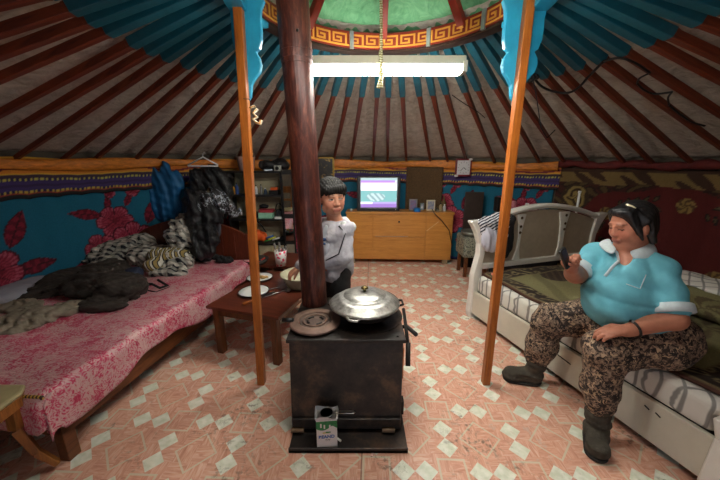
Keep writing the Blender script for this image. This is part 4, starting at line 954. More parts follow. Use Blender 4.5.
def tvc(u,v):
    if v>.93: return (.30,.42,.42)
    if .86<v<=.93: return (.35,.18,.55) if u<.95 else (.5,.6,.6)
    if .8<v<=.86: return (.55,.45,.8)
    if .58<v<=.8: return (.80,.86,.92) if .75>v else (.72,.68,.85)
    if .20<v<=.58:
        w=math.hypot((u-.42)/.26,(v-.36)/.14); 
        if w<1: return (.42,.55,.55) if math.sin(u*40+v*30)>-.2 else (.20,.30,.32)
        return (.16,.36,.36)
    if .12<v<=.20: return (.9,.9,.95) if u<.33 else (.35,.28,.55)
    return (.25,.14,.42)
b=MB(); b.grid(60,44,lambda u,v:(sx0_+(sx1_-sx0_)*u,yf-.0095-.008*math.sin(PI*u)*math.sin(PI*v),sz0_+(sz1_-sz0_)*v),tvc); b.build('screen',vcol('tv_screen',.2,emit=.62,bump=0),T,smooth=True,color=True)
b=MB(); b.ball((x1-.06,yf-.004,z0+.022),.006,8,6); b.build('power_light',m_white,T)
# fur-like brown panel on the wall
a0=at(407,168,4.8);a1=at(439,210,4.8)
p0=wallp=None
b=MB(); n=14
def fur(u,v):
    x=a0.x+(a1.x-a0.x)*u; y=CY+math.sqrt((R-.085)**2-(x-CX)**2); return (x,y-.012-.008*math.sin(u*9)*math.sin(v*6),.74+(1.44-.74)*v)
b.grid(20,24,fur); o=b.build('fur_panel',M('brown_fur',(88,66,40),.95,amt=.5,sc=90,bump=.8,bs=160),loc=fur(.5,0),smooth=True,solid=.012); tag(o,'brown fur-like cloth panel hanging above the sideboard','wall cloth')
# items on the dresser
def frame_(px,py0,py1,w,label,colr,inner,Y=4.58):
    c=at(px,py1,Y); h=at(px,py0,Y).z-DH; x=c.x; T=E('photo_frame',label,'photo frame',(x,Y,DH))
    b=MB(); b.box(x-w/2,x+w/2,Y,Y+.02,DH+.001,DH+h); b.build('frame',colr,T,bevel=.004)
    b=MB(); b.box(x-w/2+.018,x+w/2-.018,Y-.003,Y,DH+.025,DH+h-.02); b.build('photograph',inner,T)
mixp=M('photo_blue',(90,110,150),.3,rgb2=(190,180,180),sc=30); mixq=M('photo_pink',(150,90,110),.3,rgb2=(90,130,170),sc=26)
frame_(413,199,211,.125,'silver photo frame nearest the television',m_steel,mixq)
frame_(430.5,200,211,.13,'white photo frame right of the blue roll of tape',M('frame_cream',(210,200,170),.4),mixp)
frame_(422,203,210,.06,'tiny glass frame between the two photo frames',M('frame_glassy',(120,130,130),.2),mixp,4.63)
c=at(417,210,4.50); b=MB(); b.lathe([(.028,0),(.05,0),(.05,.05),(.028,.05)],(c.x,4.5,DH+.001),28,closed=True); item('tape_roll','roll of bright blue tape on the sideboard','tape',b,M('blue_tape',(30,120,190),.4),(c.x,4.5,DH))
for k,(px,h,cc,nm) in enumerate(((437,.05,(60,60,50),'small dark jar'),(441,.12,(170,150,110),'tan bottle'),(445,.10,(200,200,200),'white bottle'),(438.5,.035,(120,110,90),'flat brown tin'))):
    bottle(px,DH,h,.022,M('jar_%d'%k,cc,.4),'jar' if k in(0,3) else 'bottle',nm+' at the right end of the sideboard','bottle' if k in (1,2) else 'jar',m_white if k==2 else m_black,4.56 if k!=3 else 4.50)
# ornament behind bottles
c=at(443.5,205,4.66); T=E('gilt_ornament','small gilt ornament with a pointed top behind the bottles','ornament',(c.x,4.66,DH))
b=MB(); b.lathe([(.001,0),(.05,0),(.035,.03),(.045,.09),(.03,.13),(.012,.15),(.008,.20),(.001,.22)],(c.x,4.66,DH+.001),18); b.build('figure',M('gilt_dark',(110,92,50),.5,metal=.3),T,smooth=True)
c=at(350,209,4.55); b=MB(); b.ball((c.x+.02,4.52,DH+.022),.021,12,8); item('white_ball','little white ball left of the television','ball',b,m_white,(c.x+.02,4.52,DH),smooth=True)
# clock
c=at(462,167.5,4.50); c=Vector(P(R-.12,63.5,0)); r=ray(462,167.5); t=c.y/r[1]; c=Vector((r[0]*t,c.y,1.5+r[2]*t))
c.y-=.07
T=E('wall_clock','square white wall clock with a maroon border on the valance','clock',c); X,Y,Z=c
b=MB(); b.box(X-.115,X+.115,Y,Y+.03,Z-.125,Z+.125); b.build('case',M('maroon',(110,26,38),.4),T,bevel=.008)
b=MB(); b.box(X-.092,X+.092,Y-.004,Y,Z-.10,Z+.10); b.build('dial',M('dial_white',(215,215,215),.3,amt=.02),T,bevel=.002)
b=MB()
for k in range(12):
    t=k*PI/6; b.beam((X+.070*math.sin(t),Y-.006,Z+.070*math.cos(t)),(X+.082*math.sin(t),Y-.006,Z+.082*math.cos(t)),.006,.002,up=(0,1,0))
b.build('hour_marks',m_black,T)
b=MB(); b.beam((X,Y-.008,Z),(X+.035,Y-.008,Z-.028),.008,.002,up=(0,1,0)); b.build('hour_hand',m_black,T)
b=MB(); b.beam((X,Y-.010,Z),(X-.045,Y-.010,Z-.045),.006,.002,up=(0,1,0)); b.build('minute_hand',m_black,T)
m_bow=m_white
for (dx,dz) in ((.09,.115),(-.10,-.115)):
    b=MB(); b.ball((X+dx,Y-.01,Z+dz),.022,10,8,sc=(1.3,.6,.8)); b.build('white_tuft',m_white,T,smooth=True)
# ------------------------------------------------------------------ stool with cloth and objects next to the dresser
c=Vector((1.55,4.02,0)); T=E('covered_stool','low stool with a patterned grey cover between the sideboard and the white bed','stool',c)
b=MB()
for x,y in ((1.40,3.88),(1.66,3.88),(1.40,4.15),(1.66,4.15)): 
    b2=MB(); b2.box(x,x+.04,y,y+.04,0,.30); b2.build('leg',m_bed,T)
a=N('patterned_cover'); n1=a.noise(a.co(),28,3,.6,2); m_cov=a.done(a.ramp(n1,[(.45,lin((60,64,58))),(.52,lin((170,170,150))),(.62,lin((110,110,90)))]),.8)
b=MB(); b.box(1.36,1.74,3.84,4.20,.28,.56); b.build('cover',m_cov,T,bevel=.03)
x_=at(460,222,4.05).x
b=MB(); b.lathe([(.001,0),(.12,0),(.15,.06),(.145,.06),(.11,.008),(.001,.008)],(1.50,3.98,.561),30); o=b.build('tin_bowl',M('tin',(120,120,110),.4,metal=.5),loc=(1.50,3.98,.561),smooth=True); tag(o,'shallow tin bowl on the patterned stool','bowl')
# cabinet with electronics behind the bed's headboard
T=E('black_cabinet','low black cabinet behind the headboard of the white bed','cabinet',(2.10,3.72,0),-.45)
b=MB(); b.box(-.40,.34,-.15,.20,.02,.90); b.build('body',m_sh,T,bevel=.005,world=False); b=MB(); b.box(-.38,-.01,-.165,-.15,.1,.86); b.box(.0,.32,-.165,-.15,.1,.86); b.build('door',m_black,T,bevel=.003,world=False)
def cab(x,y,z): c_,s_=math.cos(-.45),math.sin(-.45); return Vector((2.10+x*c_-y*s_,3.72+x*s_+y*c_,z))
q0=at(466,192,4.30);q1=at(482,216,4.30)
T=E('dark_screen','flat dark brown panel standing behind the black box','panel',((q0.x+q1.x)/2,4.30,.60))
b=MB(); b.box(q0.x,q1.x,4.30,4.33,.40,q0.z); b.build('panel',M('dark_brown_panel',(56,44,38),.5),T,bevel=.004)
b=MB(); b.box(q0.x+.02,q1.x-.02,4.28,4.36,0,.40); b.build('stand',m_sh,T)
def onC(px,py,dy=0,z=.90): r=ray(px,py); return None
items=[(474,213,'set_top_box','black electronic box left of the pink mug','device',(.07,.06,.09),m_black,-.34),
(486,205,'pink_mug','pink mug standing on a pink tin','mug',(.03,.03,.035),M('pink_mug',(196,120,130),.4),-.20),
(484,212,'pink_tin','pink tin under the pink mug','tin',(.035,.035,.03),M('pink_tin',(170,80,100),.4),-.20),
(494,204,'white_bottle','white bottle right of the pink mug','bottle',(.025,.025,.06),m_white,-.05),
(499,207,'red_white_box','small red and white box right of the white bottle','box',(.03,.03,.025),M('rw_box',(190,60,60),.5,rgb2=(220,220,220),sc=16),.03),
(518,202,'silver_tin','silver tin above the headboard right of the post','tin',(.04,.03,.03),m_steel,.12),
(527,204,'green_pouch','grey-green pouch on the cabinet right of the post','pouch',(.06,.04,.045),M('grey_green',(80,86,76),.7),.24)]
for px,py,name,label,cat,(rx,ry,rz2),mt,lx in items:
    base=cab(lx,0.0,.901); zt={'pink_mug':.97}.get(name,.901); h=rz2*2
    b=MB()
    if 'box' in name: b.box(base.x-rx,base.x+rx,base.y-ry,base.y+ry,.901,.901+h); item(name,label,cat,b,mt,base,bevel=.004)
    elif 'pouch' in name:
        o=blob(name,[el((base.x,base.y,.901+rz2*.8),(rx,ry,rz2))],mt,res=.006,warp=folds(.006,50,40),clip=lambda X,Y,Z:.902-Z,loc=base); tag(o,label,cat)
    else:
        b.lathe([(.001,0),(rx,0),(rx,h*.8),(rx*.8,h),(.001,h)],(base.x,base.y,zt),20); item(name,label,cat,b,mt,Vector((base.x,base.y,zt)),smooth=False)
# ------------------------------------------------------------------ white bed on the right
RB=(1.11,2.80); RR_=.294
def rb(x,y,z): c,s=math.cos(RR_),math.sin(RR_); return Vector((RB[0]+x*c-y*s,RB[1]+x*s+y*c,z))
m_wb=M('white_lacquer',(226,222,212),.35,amt=.06,sc=5); m_bp=M('beige_panel',(178,162,140),.6,amt=.08,sc=20); m_rail=M('cream_rail',(206,200,182),.45,amt=.06,sc=5)
T=E('white_bed','white lacquered bed with a curved headboard, on the right, where the woman sits','bed',(RB[0],RB[1],0),RR_)
BW2,BL2=1.50,1.75
def sweep_post(name,pts,parent,d=.07):
    b=MB(); vs=[];fs=[]
    for (x0,x1,z) in pts: vs+=[(x0,-d/2,z),(x1,-d/2,z),(x1,d/2,z),(x0,d/2,z)]
    n=len(pts)
    for k in range(n-1):
        for j in range(4): fs.append((k*4+j,k*4+(j+1)%4,k*4+4+(j+1)%4,k*4+4+j))
    fs+=[(3,2,1,0),(n*4-4,n*4-3,n*4-2,n*4-1)]
    b.add(vs,fs); return b.build(name,m_wb,parent,world=False,bevel=.008)
prof_=[(-.02,.055,0),(-.035,.05,.06),(-.03,.055,.16),(-.025,.065,.30),(-.03,.065,.45),(-.005,.06,.56),(.015,.075,.66),(.01,.075,.76),(-.03,.06,.86),(-.075,.05,.935),(-.10,.03,.965),(-.10,.02,.985)]
sweep_post('headboard_post',prof_,T)
sweep_post('headboard_post',[(BW2-b_,BW2-a_,z) for a_,b_,z in prof_],T)
arch=lambda x:.955+.145*math.sin(PI*min(1,max(0,(x-.02)/(BW2-.04))))**.9
xs=[.04+(BW2-.08)*k/32 for k in range(33)]
b=MB(); b.prism([(x,.53) for x in xs]+[(x,arch(x)-.05) for x in xs[::-1]],-.012,.012,'y'); b.build('headboard_panel',m_bp,T,world=False)
b=MB()
vs=[];fs=[]
for k,x in enumerate(xs):
    z=arch(x)
    for (yy,zz) in ((-.032,z-.035),(-.04,z-.01),(-.03,z+.012),(.03,z+.012),(.04,z-.01),(.032,z-.035)): vs.append((x,yy,zz))
for k in range(32):
    for j in range(6): fs.append((k*6+j,k*6+(j+1)%6,k*6+6+(j+1)%6,k*6+6+j))
fs+=[tuple(range(6)),tuple(range(192,198))[::-1]]
b.add(vs,fs); b.build('arched_top_rail',m_wb,T,world=False,smooth=False,bevel=.004)
b=MB(); b.box(.03,BW2-.03,-.03,.03,.50,.56); b.build('lower_rail',m_wb,T,world=False,bevel=.01)
for xm,sg in ((.47,1),(1.03,-1)):
    b=MB(); prev=None
    pts=[(.56,.055),(.66,.028),(.80,.026),(.92,.045),(1.02,.075)]
    vs=[];fs=[]
    for z,w in pts: vs+=[(xm-w+sg*.02*math.sin((z-.5)*4),-.026,z),(xm+w*.7,-.026,z),(xm+w*.7,.02,z),(xm-w+sg*.02*math.sin((z-.5)*4),.02,z)]
    for k in range(len(pts)-1):
        for j in range(4): fs.append((k*4+j,k*4+(j+1)%4,k*4+4+(j+1)%4,k*4+4+j))
    fs+=[(3,2,1,0),(16,17,18,19)]
    b.add(vs,fs); mu=b.build('mullion',m_wb,T,world=False,bevel=.006)
    for dz in (.985,.90,.84):
        b=MB(); b.lathe([(.001,0),(.014,0),(.014,.004),(.001,.004)],(0,0,0),14); b.v=[(xm-.003+p[0],-.028-p[2],dz+p[1]) for p in b.v]; b.build('inlay',M('brass_inlay',(90,70,40),.4,metal=.4),mu,world=False)
b=MB(); b.box(-.012,.018,-BL2,0,.055,.285); b.build('side_rail',m_rail,T,world=False,bevel=.004)
b=MB(); b.box(BW2-.02,BW2+.01,-BL2,0,.055,.285); b.build('side_rail',m_rail,T,world=False,bevel=.004)
b=MB(); b.box(.02,BW2-.02,-BL2,-.03,.22,.28); b.build('slat_base',m_dark,T,world=False)
for x in (-.02,BW2-.055):
    b=MB(); y=-BL2-.035; b.beam((x+.035,y,0),(x+.035,y,.30),.085,.085,.07,.07); b.beam((x+.035,y,.30),(x+.035,y,.40),.07,.07,.12,.10); b.build('foot_post',m_wb,T,world=False,bevel=.01)
b=MB(); b.box(.05,BW2-.05,-BL2-.05,-BL2-.02,.06,.34); b.build('footboard',m_rail,T,world=False,bevel=.005)
for (yy,zz) in ((-1.02,.20),(-1.50,.235),(-1.55,.232)):
    b=MB(); L_=.05 if yy==-1.02 else .012
    b.beam((-.0135,yy+L_,zz+.004),(-.0135,yy-L_,zz-.006),.003,.006,m=0); b.build('scratch',m_dark,T,world=False)
# mattress
a=N('quilted_ticking'); c_=a.co(); w1=a.n('ShaderNodeTexWave'); a.l(a.co((1,1,1),(0,0,.8)),w1.inputs[0]); w1.inputs['Scale'].default_value=4.6; w1.inputs['Distortion'].default_value=1.8; w1.inputs['Detail'].default_value=1
w2=a.n('ShaderNodeTexWave'); a.l(a.co((1,1,2.4),(0,0,-.6)),w2.inputs[0]); w2.inputs['Scale'].default_value=4.2; w2.inputs['Distortion'].default_value=1.5
k1=a.ramp(w1.outputs[0],[(.03,(1,1,1)),(.12,(0,0,0))]); k2=a.ramp(w2.outputs[0],[(.02,(1,1,1)),(.09,(0,0,0))])
a.bump(a.noise(c_,12,2),.4,.02); m_mat=a.done(a.mix(a.math('MULTIPLY',a.math('MAXIMUM',k1,k2),.7),lin((214,210,200)),lin((58,58,60))),.7)
b=MB(); nx=40
def mt(u,v):
    t=u*2*PI; return None
b.box(.0,BW2-.03,-BL2+.005,-.045,.282,.455); o=b.build('mattress',m_mat,loc=(RB[0],RB[1],0),rot=RR_,bevel=.045,world=False); o.modifiers[0].segments=5; tag(o,'white quilted mattress with dark patterned lines on the white bed','mattress')
for zz in (.30,.44):
    pass
# woven bedspread
def sprd(s,t):   # s across 0..1.35, t along 0..1.66
    e=min(s-.0,t,1.66-t,1.36-s)
    if e<.022: return lin((74,40,26))
    if e<.17:
        q=math.sin(s*34+2.0*math.sin(t*24))*math.sin(t*34+2.0*math.sin(s*25)); 
        if e<.035 or e>.155: return lin((120,106,74))
        return lin((142,128,92)) if q>.18 and q<.62 else lin((46,32,22))
    # running brown horse shape
    hx,hy=(t-.52)/.34,(s-.72)/.20
    body=hx*hx+(hy/.62)**2<1; neck=((t-.25)/.13)**2+((s-.60)/.13)**2<1 and s<.72; leg1=abs(t-.70-(s-.8)*.5)<.035 and .7<s<1.05; leg2=abs(t-.42+(s-.8)*.3)<.03 and .75<s<1.02; tail=abs(s-.62-(t-.8)*.4)<.04 and .78<t<1.0
    if body or neck or leg1 or leg2 or tail: return lin((60,44,34)) if math.sin(t*60+s*90)>-.6 else lin((84,66,50))
    if math.hypot(t-1.25,s-.7)<.2: return lin((92,78,50)) if math.sin(math.atan2(s-.7,t-1.25)*6+20*math.hypot(t-1.25,s-.7))>0 else lin((126,118,78))
    return lin((136,130,88)) if math.sin(s*9+t*4)>-.93 else lin((118,110,74))
b=MB()
def sp_(u,v):
    x=.045+1.40*u; y=-.06-1.67*v; z=.468+.006*math.sin(y*14+x*6)+.004*math.sin(x*19)
    if x<.07: z-=.012*(1-(x-.045)/.025)
    return (x,y,z)
b.grid(112,134,sp_,lambda u,v:sprd(u*1.36,v*1.66)); o=b.build('bedspread',m_carp,loc=(RB[0],RB[1],0),rot=RR_,smooth=True,color=True,solid=.010,off=-1,world=False); tag(o,'olive woven bedspread with a dark scrolled border on the white bed','bedspread')
# folded blankets behind the woman
b=MB()
def fb(z0,z1,x0,x1,y0,y1,name,lab,seed,mt_=None):
    pr=[]
    n=9
    for i in range(n):
        for j in range(3):
            x=x0+(x1-x0)*(j+.5)/3; y=y0+(y1-y0)*(i+.5)/n; p=rb(x,y,(z0+z1)/2); pr.append(el(p,((x1-x0)/3.6,abs(y1-y0)/n*.9,(z1-z0)/2),rotm(rz=RR_),.05))
    def cf(V):
        c,s=math.cos(RR_),math.sin(RR_); out=[]
        for vx,vy,vz in V:
            lx=(vx-RB[0])*c+(vy-RB[1])*s; ly=-(vx-RB[0])*s+(vy-RB[1])*c; q=sprd((lx*1.1+vz*2)%1.36,(-ly)%1.66); out.append(q)
        return np.array(out)
    o=blob(name,pr,mt_ or m_carp,res=.012,warp=folds(.012,14,seed),clip=lambda X,Y,Z:z0+.002-Z,loc=rb((x0+x1)/2,(y0+y1)/2,z0),colfn=cf if mt_ is None else None); tag(o,lab,'blanket')
fb(.482,.60,.86,1.34,-.90,-1.72,'folded_blanket','dark brown and olive folded blanket behind the woman',51)
fb(.60,.645,1.08,1.36,-.85,-1.70,'folded_sheet','pale patterned sheet folded on top of the dark blanket by the wall',52,m_mat)
# cloths on the left bed post
a=N('zebra_cloth'); w=a.n('ShaderNodeTexWave'); a.l(a.co((1,1,1),(.5,.5,0)),w.inputs[0]); w.inputs['Scale'].default_value=13; w.inputs['Distortion'].default_value=3; w.bands_direction='Z'
m_zeb=a.done(a.ramp(w.outputs[0],[(.45,lin((28,30,44))),(.5,lin((196,194,198)))],'CONSTANT'),.8)
def drape(name,label,pts,mt_,seed,amp=.010,fx=30):
    pr=[]
    for (x,y,z,a_,b_,c_) in pts: pr.append(el(rb(x,y,z),(a_,b_,c_),rotm(rz=RR_),.03))
    o=blob(name,pr,mt_,res=.007,warp=vfolds(amp*.8,fx*2,seed),loc=rb(*pts[0][:3])); tag(o,label,'cloth'); return o
drape('striped_towel','navy and white striped cloth draped over the left bed post',[(.10,-.02,.97,.10,.07,.05),(.21,-.03,1.0,.09,.07,.06),(.12,-.055,.90,.13,.035,.08),(.20,-.055,.92,.09,.035,.09),(.03,-.03,.96,.08,.05,.03)],m_zeb,61)
drape('white_cloth','plain white cloth hanging beneath the striped cloth on the bed post',[(.12,-.07,.80,.12,.03,.12),(.05,-.07,.84,.06,.03,.10),(.20,-.075,.80,.07,.03,.12)],M('white_cotton',(196,194,206),.8,amt=.06,bump=.4,bs=24),62,.008,36)
drape('black_towel','black cloth hanging over the headboard behind the orange post',[(.30,-.04,.98,.07,.06,.05),(.29,-.055,.86,.065,.03,.16),(.30,-.055,.74,.06,.03,.14)],m_blackcloth,63,.008)
b=MB(); p=rb(1.28,.07,0); b.tube([(p.x,p.y,.60),(p.x+.0,p.y,1.20)],.012,10); b.tube([(p.x,p.y,1.19),(p.x,p.y,1.215)],.016,10)
b.tube([(p.x,p.y,.0),(p.x,p.y,.6)],.012,10); o=b.build('white_rod',m_white,loc=(p.x,p.y,0),smooth=True); tag(o,'thin white rod standing behind the right half of the headboard','rod')
b=MB(); b.tube([rb(.10,-.12,.482),rb(.17,-.16,.484)],.010,8,flat=1.4); o=b.build('pink_scrap',M('pink_scrap',(220,130,120),.6),loc=rb(.13,-.14,.48)); tag(o,'small pink scrap near the left bed post on the bedspread','scrap')
# ------------------------------------------------------------------ black cables on the roof at the right
def roofpt(px,py):     # point on the underside of the roof poles along a sight line
    r=ray(px,py); lo,hi=.3,8
    for _ in range(50):
        t=(lo+hi)/2; x,y,z=r[0]*t,r[1]*t,1.5+r[2]*t; rr=math.hypot(x-CX,y-CY); zc=1.5+(ZR-1.5)*(R-rr)/(R-RR)-.05
        if z>zc: hi=t
        else: lo=t
    return Vector((r[0]*lo,r[1]*lo,1.5+r[2]*lo))
def smoothp(P_,n=6):
    out=[]
    for i in range(len(P_)-1):
        p0=P_[max(i-1,0)];p1=P_[i];p2=P_[i+1];p3=P_[min(i+2,len(P_)-1)]
        for k in range(n):
            t=k/n; out.append(.5*((2*p1)+(p2-p0)*t+(2*p0-5*p1+4*p2-p3)*t*t+(3*p1-p0-3*p2+p3)*t**3))
    return out+[P_[-1]]
b=MB(); 
b.tube(smoothp([roofpt(*q) for q in ((534,78),(541,86),(552,91),(567,93),(578,88),(590,75),(604,61))]),.009,7)
b.tube(smoothp([roofpt(*q) for q in ((604,61),(620,58),(635,63),(650,73))]),.007,6); b.tube(smoothp([roofpt(*q) for q in ((637,83),(644,90),(655,94),(672,92))]),.007,6); b.tube(smoothp([roofpt(*q) for q in ((669,105),(680,114),(692,122),(705,126))]),.007,6)
b.tube(smoothp([roofpt(*q) for q in ((650,73),(640,78),(637,83))]),.006,6); b.tube(smoothp([roofpt(*q) for q in ((672,92),(668,98),(669,105))]),.006,6)
o=b.build('power_cable',m_black,loc=roofpt(567,93),smooth=True); tag(o,'black cable looping along the roof poles on the right','cable')
T0=roofpt(533,78); b=MB(); 
for k in range(6): b.ball(T0+Vector((.02*math.cos(k),-.02,.02*math.sin(k*1.7))),.018,8,6)
b.tube([T0,at(537,100,T0.y+.02),at(541,128,T0.y+.03),at(547,138,T0.y+.05)],.004,5); b.tube([at(547,138,T0.y+.05),at(555,130,T0.y+.05)],.004,5)
o=b.build('wire_knot',m_black,loc=T0); tag(o,'knot of black wire behind the right post head with a strand hanging down','wire')
b=MB(); b.tube(smoothp([roofpt(*q) for q in ((452,95),(465,104),(478,112),(485,118))]),.004,5); o=b.build('thin_wire',m_black,loc=roofpt(465,104)); tag(o,'thin dark wire below the right end of the hanging lamp','wire')
# ------------------------------------------------------------------ people
m_skv=vcol('skin_coloured',.5,.10,60,bump=.1,bd=.002); 
def frame3(yaw,pitch,roll=0):
    m=Matrix.Rotation(yaw,3,'Z')@Matrix.Rotation(pitch,3,'Y')@Matrix.Rotation(roll,3,'X'); return m
class Head:
    def __init__(s,c,yaw,pitch,sc=1,roll=0): s.c=Vector(c); s.m=frame3(yaw,pitch,roll); s.s=sc; s.rot=[[s.m[j][i] for j in range(3)] for i in range(3)]
    def p(s,x,y,z): return s.c+s.m@Vector((x*s.s,y*s.s,z*s.s))
    def el(s,c,r,k=.015): return el(s.p(*c),tuple(q*s.s for q in r),s.rot,k*s.s)
    def rc(s,a,b,ra,rb_,k=.012): return rc(s.p(*a),s.p(*b),ra*s.s,rb_*s.s,k*s.s)
    def loc(s,V):
        M_=np.array([[s.m[i][j] for j in range(3)] for i in range(3)]); return ((V-np.array(s.c))@M_)/s.s
    def prims(s,fat=0):
        L=[s.el((-.012,0,.030),(.094,.078,.088)),s.el((.022,0,-.022),(.066,.062+.006*fat,.088)),s.el((.048,0,-.084),(.030,.034+.006*fat,.024))]
        for q in (-1,1):
            L+=[s.el((.046,q*.034,-.030),(.032+.003*fat,.030+.004*fat,.034)),s.el((.012,q*(.042+.006*fat),-.062),(.042,.026,.032)),s.el((-.008,q*.080,-.012),(.017,.009,.031),.006)]
        if fat: L+=[s.el((.028,0,-.104),(.048,.052,.026),.02)]
        L+=[s.rc((.079,-.034,.020),(.079,.034,.020),.010,.010,.012)]
        for q in (-1,1): L+=[cut(s.el((.098,q*.031,.003),(.020,.019,.010),.010)),s.el((.069,q*.031,.001),(.016,.016,.011),.004)]
        L+=[s.rc((.083,0,.004),(.097,0,-.028),.007,.011,.014)]+[s.el((.092,q*.012,-.033),(.010,.008,.007),.008) for q in (-1,1)]
        L+=[s.rc((.082,-.019,-.062),(.084,.019,-.062),.008,.008,.008),s.rc((.080,-.015,-.072),(.080,.015,-.072),.008,.008,.006),cut(s.rc((.096,-.020,-.067),(.096,.020,-.067),.0022,.0022,.003))]
        return L
    def colour(s,V,skin,lip,brow=(24,16,14),soft=0):
        q=s.loc(V); C=np.tile(np.array(lin(skin)),(len(V),1)); x,y,z=q[:,0],q[:,1],q[:,2]; ay=np.abs(y)
        def setc(m,c,a=1): C[m]=C[m]*(1-a)+np.array(lin(c))*a
        inh=(np.abs(z)<.14)&(x>.03)
        setc(inh&((ay-.038)**2/.026**2+(z+.030)**2/.026**2<1),(196,96,80),.25)
        setc(inh&(ay<.024)&(z<-.056)&(z>-.078)&(x>.07),lip,.7)
        setc(inh&(ay<.021)&(np.abs(z+.067)<.0020)&(x>.06),(120,60,52),.5)
        bz=.026-.10*np.maximum(ay-.028,0)
        setc(inh&(ay>.013)&(ay<.050)&(np.abs(z-bz)<.0042),brow,.6)
        eye=inh&((ay-.031)**2/.0165**2+(z-.001)**2/.0062**2<1); return C,eye,ay,z,q,setc
def limb(pts,rs,k=.02): return [rc(pts[i],pts[i+1],rs[i],rs[i+1],k) for i in range(len(pts)-1)]
def hand(w,pdir,up,side,curl,sc=1.0,spread=.25,thumb=(.6,.9),fingers=None):
    """w wrist, pdir direction of the palm, up back of hand, side towards the thumb"""
    d=Vector(pdir).normalized(); u=(Vector(up)-d*Vector(up).dot(d)).normalized(); t=d.cross(u); 
    if t.dot(Vector(side))<0: t=-t
    w=Vector(w); L=[]; S=sc
    Rm=[list(d),list(t),list(u)]
    L.append(el(w+d*.045*S,(.048*S,.040*S,.017*S),Rm,.012)); L.append(rc(w-d*.01,w+d*.03*S,.025*S,.022*S,.015))
    lens=[.070,.080,.074,.058]; offs=[.027,.009,-.010,-.028]; rad=[.0092,.0095,.009,.008]
    for i in range(4):
        b0=w+d*(.080-.006*abs(i-1.3))*S+t*offs[i]*S; p=[w+d*.045*S+t*offs[i]*.7*S,b0]; ang=0; cu=curl[i] if isinstance(curl,(list,tuple)) else curl
        for k,fr in enumerate((.45,.30,.25)):
            ang+=cu*(.7 if k==0 else 1.0); dirv=(d*math.cos(ang)-u*math.sin(ang)+t*spread*offs[i]*8).normalized(); p.append(p[-1]+dirv*lens[i]*fr*S)
        L+=limb(p,[r*S for r in (.011,rad[i]*1.05,rad[i],rad[i]*.93,rad[i]*.8)],.004)
    th=[w+d*.018*S+t*.022*S]; q=(t*thumb[0]+d*thumb[1]-u*.25).normalized(); th.append(th[-1]+q*.036*S); q2=(t*thumb[0]*.3+d*thumb[1]-u*.45).normalized(); th.append(th[-1]+q2*.030*S); th.append(th[-1]+(q2-u*.3).normalized()*.024*S)
    L+=limb(th,[.016*S,.0125*S,.0105*S,.009*S],.006)
    return L
# ---- woman
W0=Vector((1.56,1.58,.47)); 
T=E('person','woman in light blue polo shirt and camouflage trousers seated on the white bed','person',(W0.x,W0.y,0))
Hd=Head((1.455,1.61,1.175),math.radians(182),.22,1.0,.05)
shL=Vector((1.565,1.50,.955));shR=Vector((1.41,1.745,.975)); elL=Vector((1.545,1.36,.755)); wrL=Vector((1.335,1.365,.690)); elR=Vector((1.275,1.70,.865)); wrR=Vector((1.155,1.575,.945))
torso=[((1.50,1.63,.97),(.09,.14,.07)),((1.49,1.61,.88),(.135,.175,.13)),((1.475,1.585,.76),(.175,.205,.15)),((1.55,1.58,.64),(.20,.215,.14)),((1.395,1.555,.775),(.11,.165,.11))]
TR_=rotm(rz=0)
ang=math.radians(-28); Rt=[[math.cos(ang),math.sin(ang),0],[-math.sin(ang),math.cos(ang),0],[0,0,1]]
Rt=[[math.cos(-ang),math.sin(-ang),0],[-math.sin(-ang),math.cos(-ang),0],[0,0,1]]
def tor(g_): return [el(c,(r[0]+g_,r[1]+g_,r[2]+g_),Rt,.06) for c,r in torso]
hipL,hipR=Vector((1.60,1.46,.575)),Vector((1.50,1.72,.575)); knL,knR=Vector((1.295,1.43,.535)),Vector((1.235,1.80,.515)); anL,anR=Vector((1.315,1.385,.11)),Vector((1.215,1.845,.10))
bp=Hd.prims(1)
bp+=[rc(Hd.p(-.02,0,-.05),(1.50,1.635,1.02),.062,.080,.03)]
bp+=tor(-.012)
bp+=limb([shL,elL,wrL],[.058,.049,.032],.03)+limb([shR,elR,wrR],[.06,.052,.034],.03)
bp+=limb([hipL,knL,anL],[.10,.07,.045],.04)+limb([hipR,knR,anR],[.10,.07,.045],.04)
bp+=hand(wrL,(-.95,.22,-.22),(-.25,-.2,.95),(0,.6,.2),[.42,.42,.40,.38],1.0,.2,(.7,.7))
bp+=hand(wrR,(-.55,-.30,.75),(-.25,.85,.1),(.3,-.5,-.2),[.95,1.0,1.0,1.0],.95,.08,(.3,1.0))
def wcol(V):
    C,eye,ay,z,q,setc=Hd.colour(V,(186,122,96),(176,100,88),(96,62,50))
    setc(eye&(z<.0035),(120,76,60),.6); setc(eye&(np.abs(z+.002)<.0028),(24,14,12),.95)
    return C
body=blob('body',bp,m_skv,T,res=.005,colfn=wcol,smooth_it=1)
hp=[Hd.el((-.025,0,.046),(.098,.086,.086),.02),Hd.el((-.062,0,-.020),(.056,.078,.085),.03),Hd.el((.045,.012,.088),(.052,.058,.032),.02)]
for q in (-1,1): hp+=[Hd.rc((.050,q*.052,.078),(.026,q*.076,-.020),.020,.013,.02),Hd.rc((.026,q*.076,-.010),(.014,q*.084,-.062),.013,.006,.01),Hd.rc((-.02,q*.070,.03),(-.045,q*.078,-.085),.028,.016,.02)]
hp+=[cut(Hd.el((.110,0,-.030),(.080,.064,.104),.02)),cut(Hd.el((-.012,.094,-.012),(.018,.022,.030),.006)),cut(Hd.el((-.012,-.094,-.012),(.018,.022,.030),.006))]
blob('hair',hp,m_hair,T,res=.005,warp=lambda X,Y,Z:(.0018*np.sin((X+Y)*260+Z*60)).astype(np.float32),smooth_it=3)
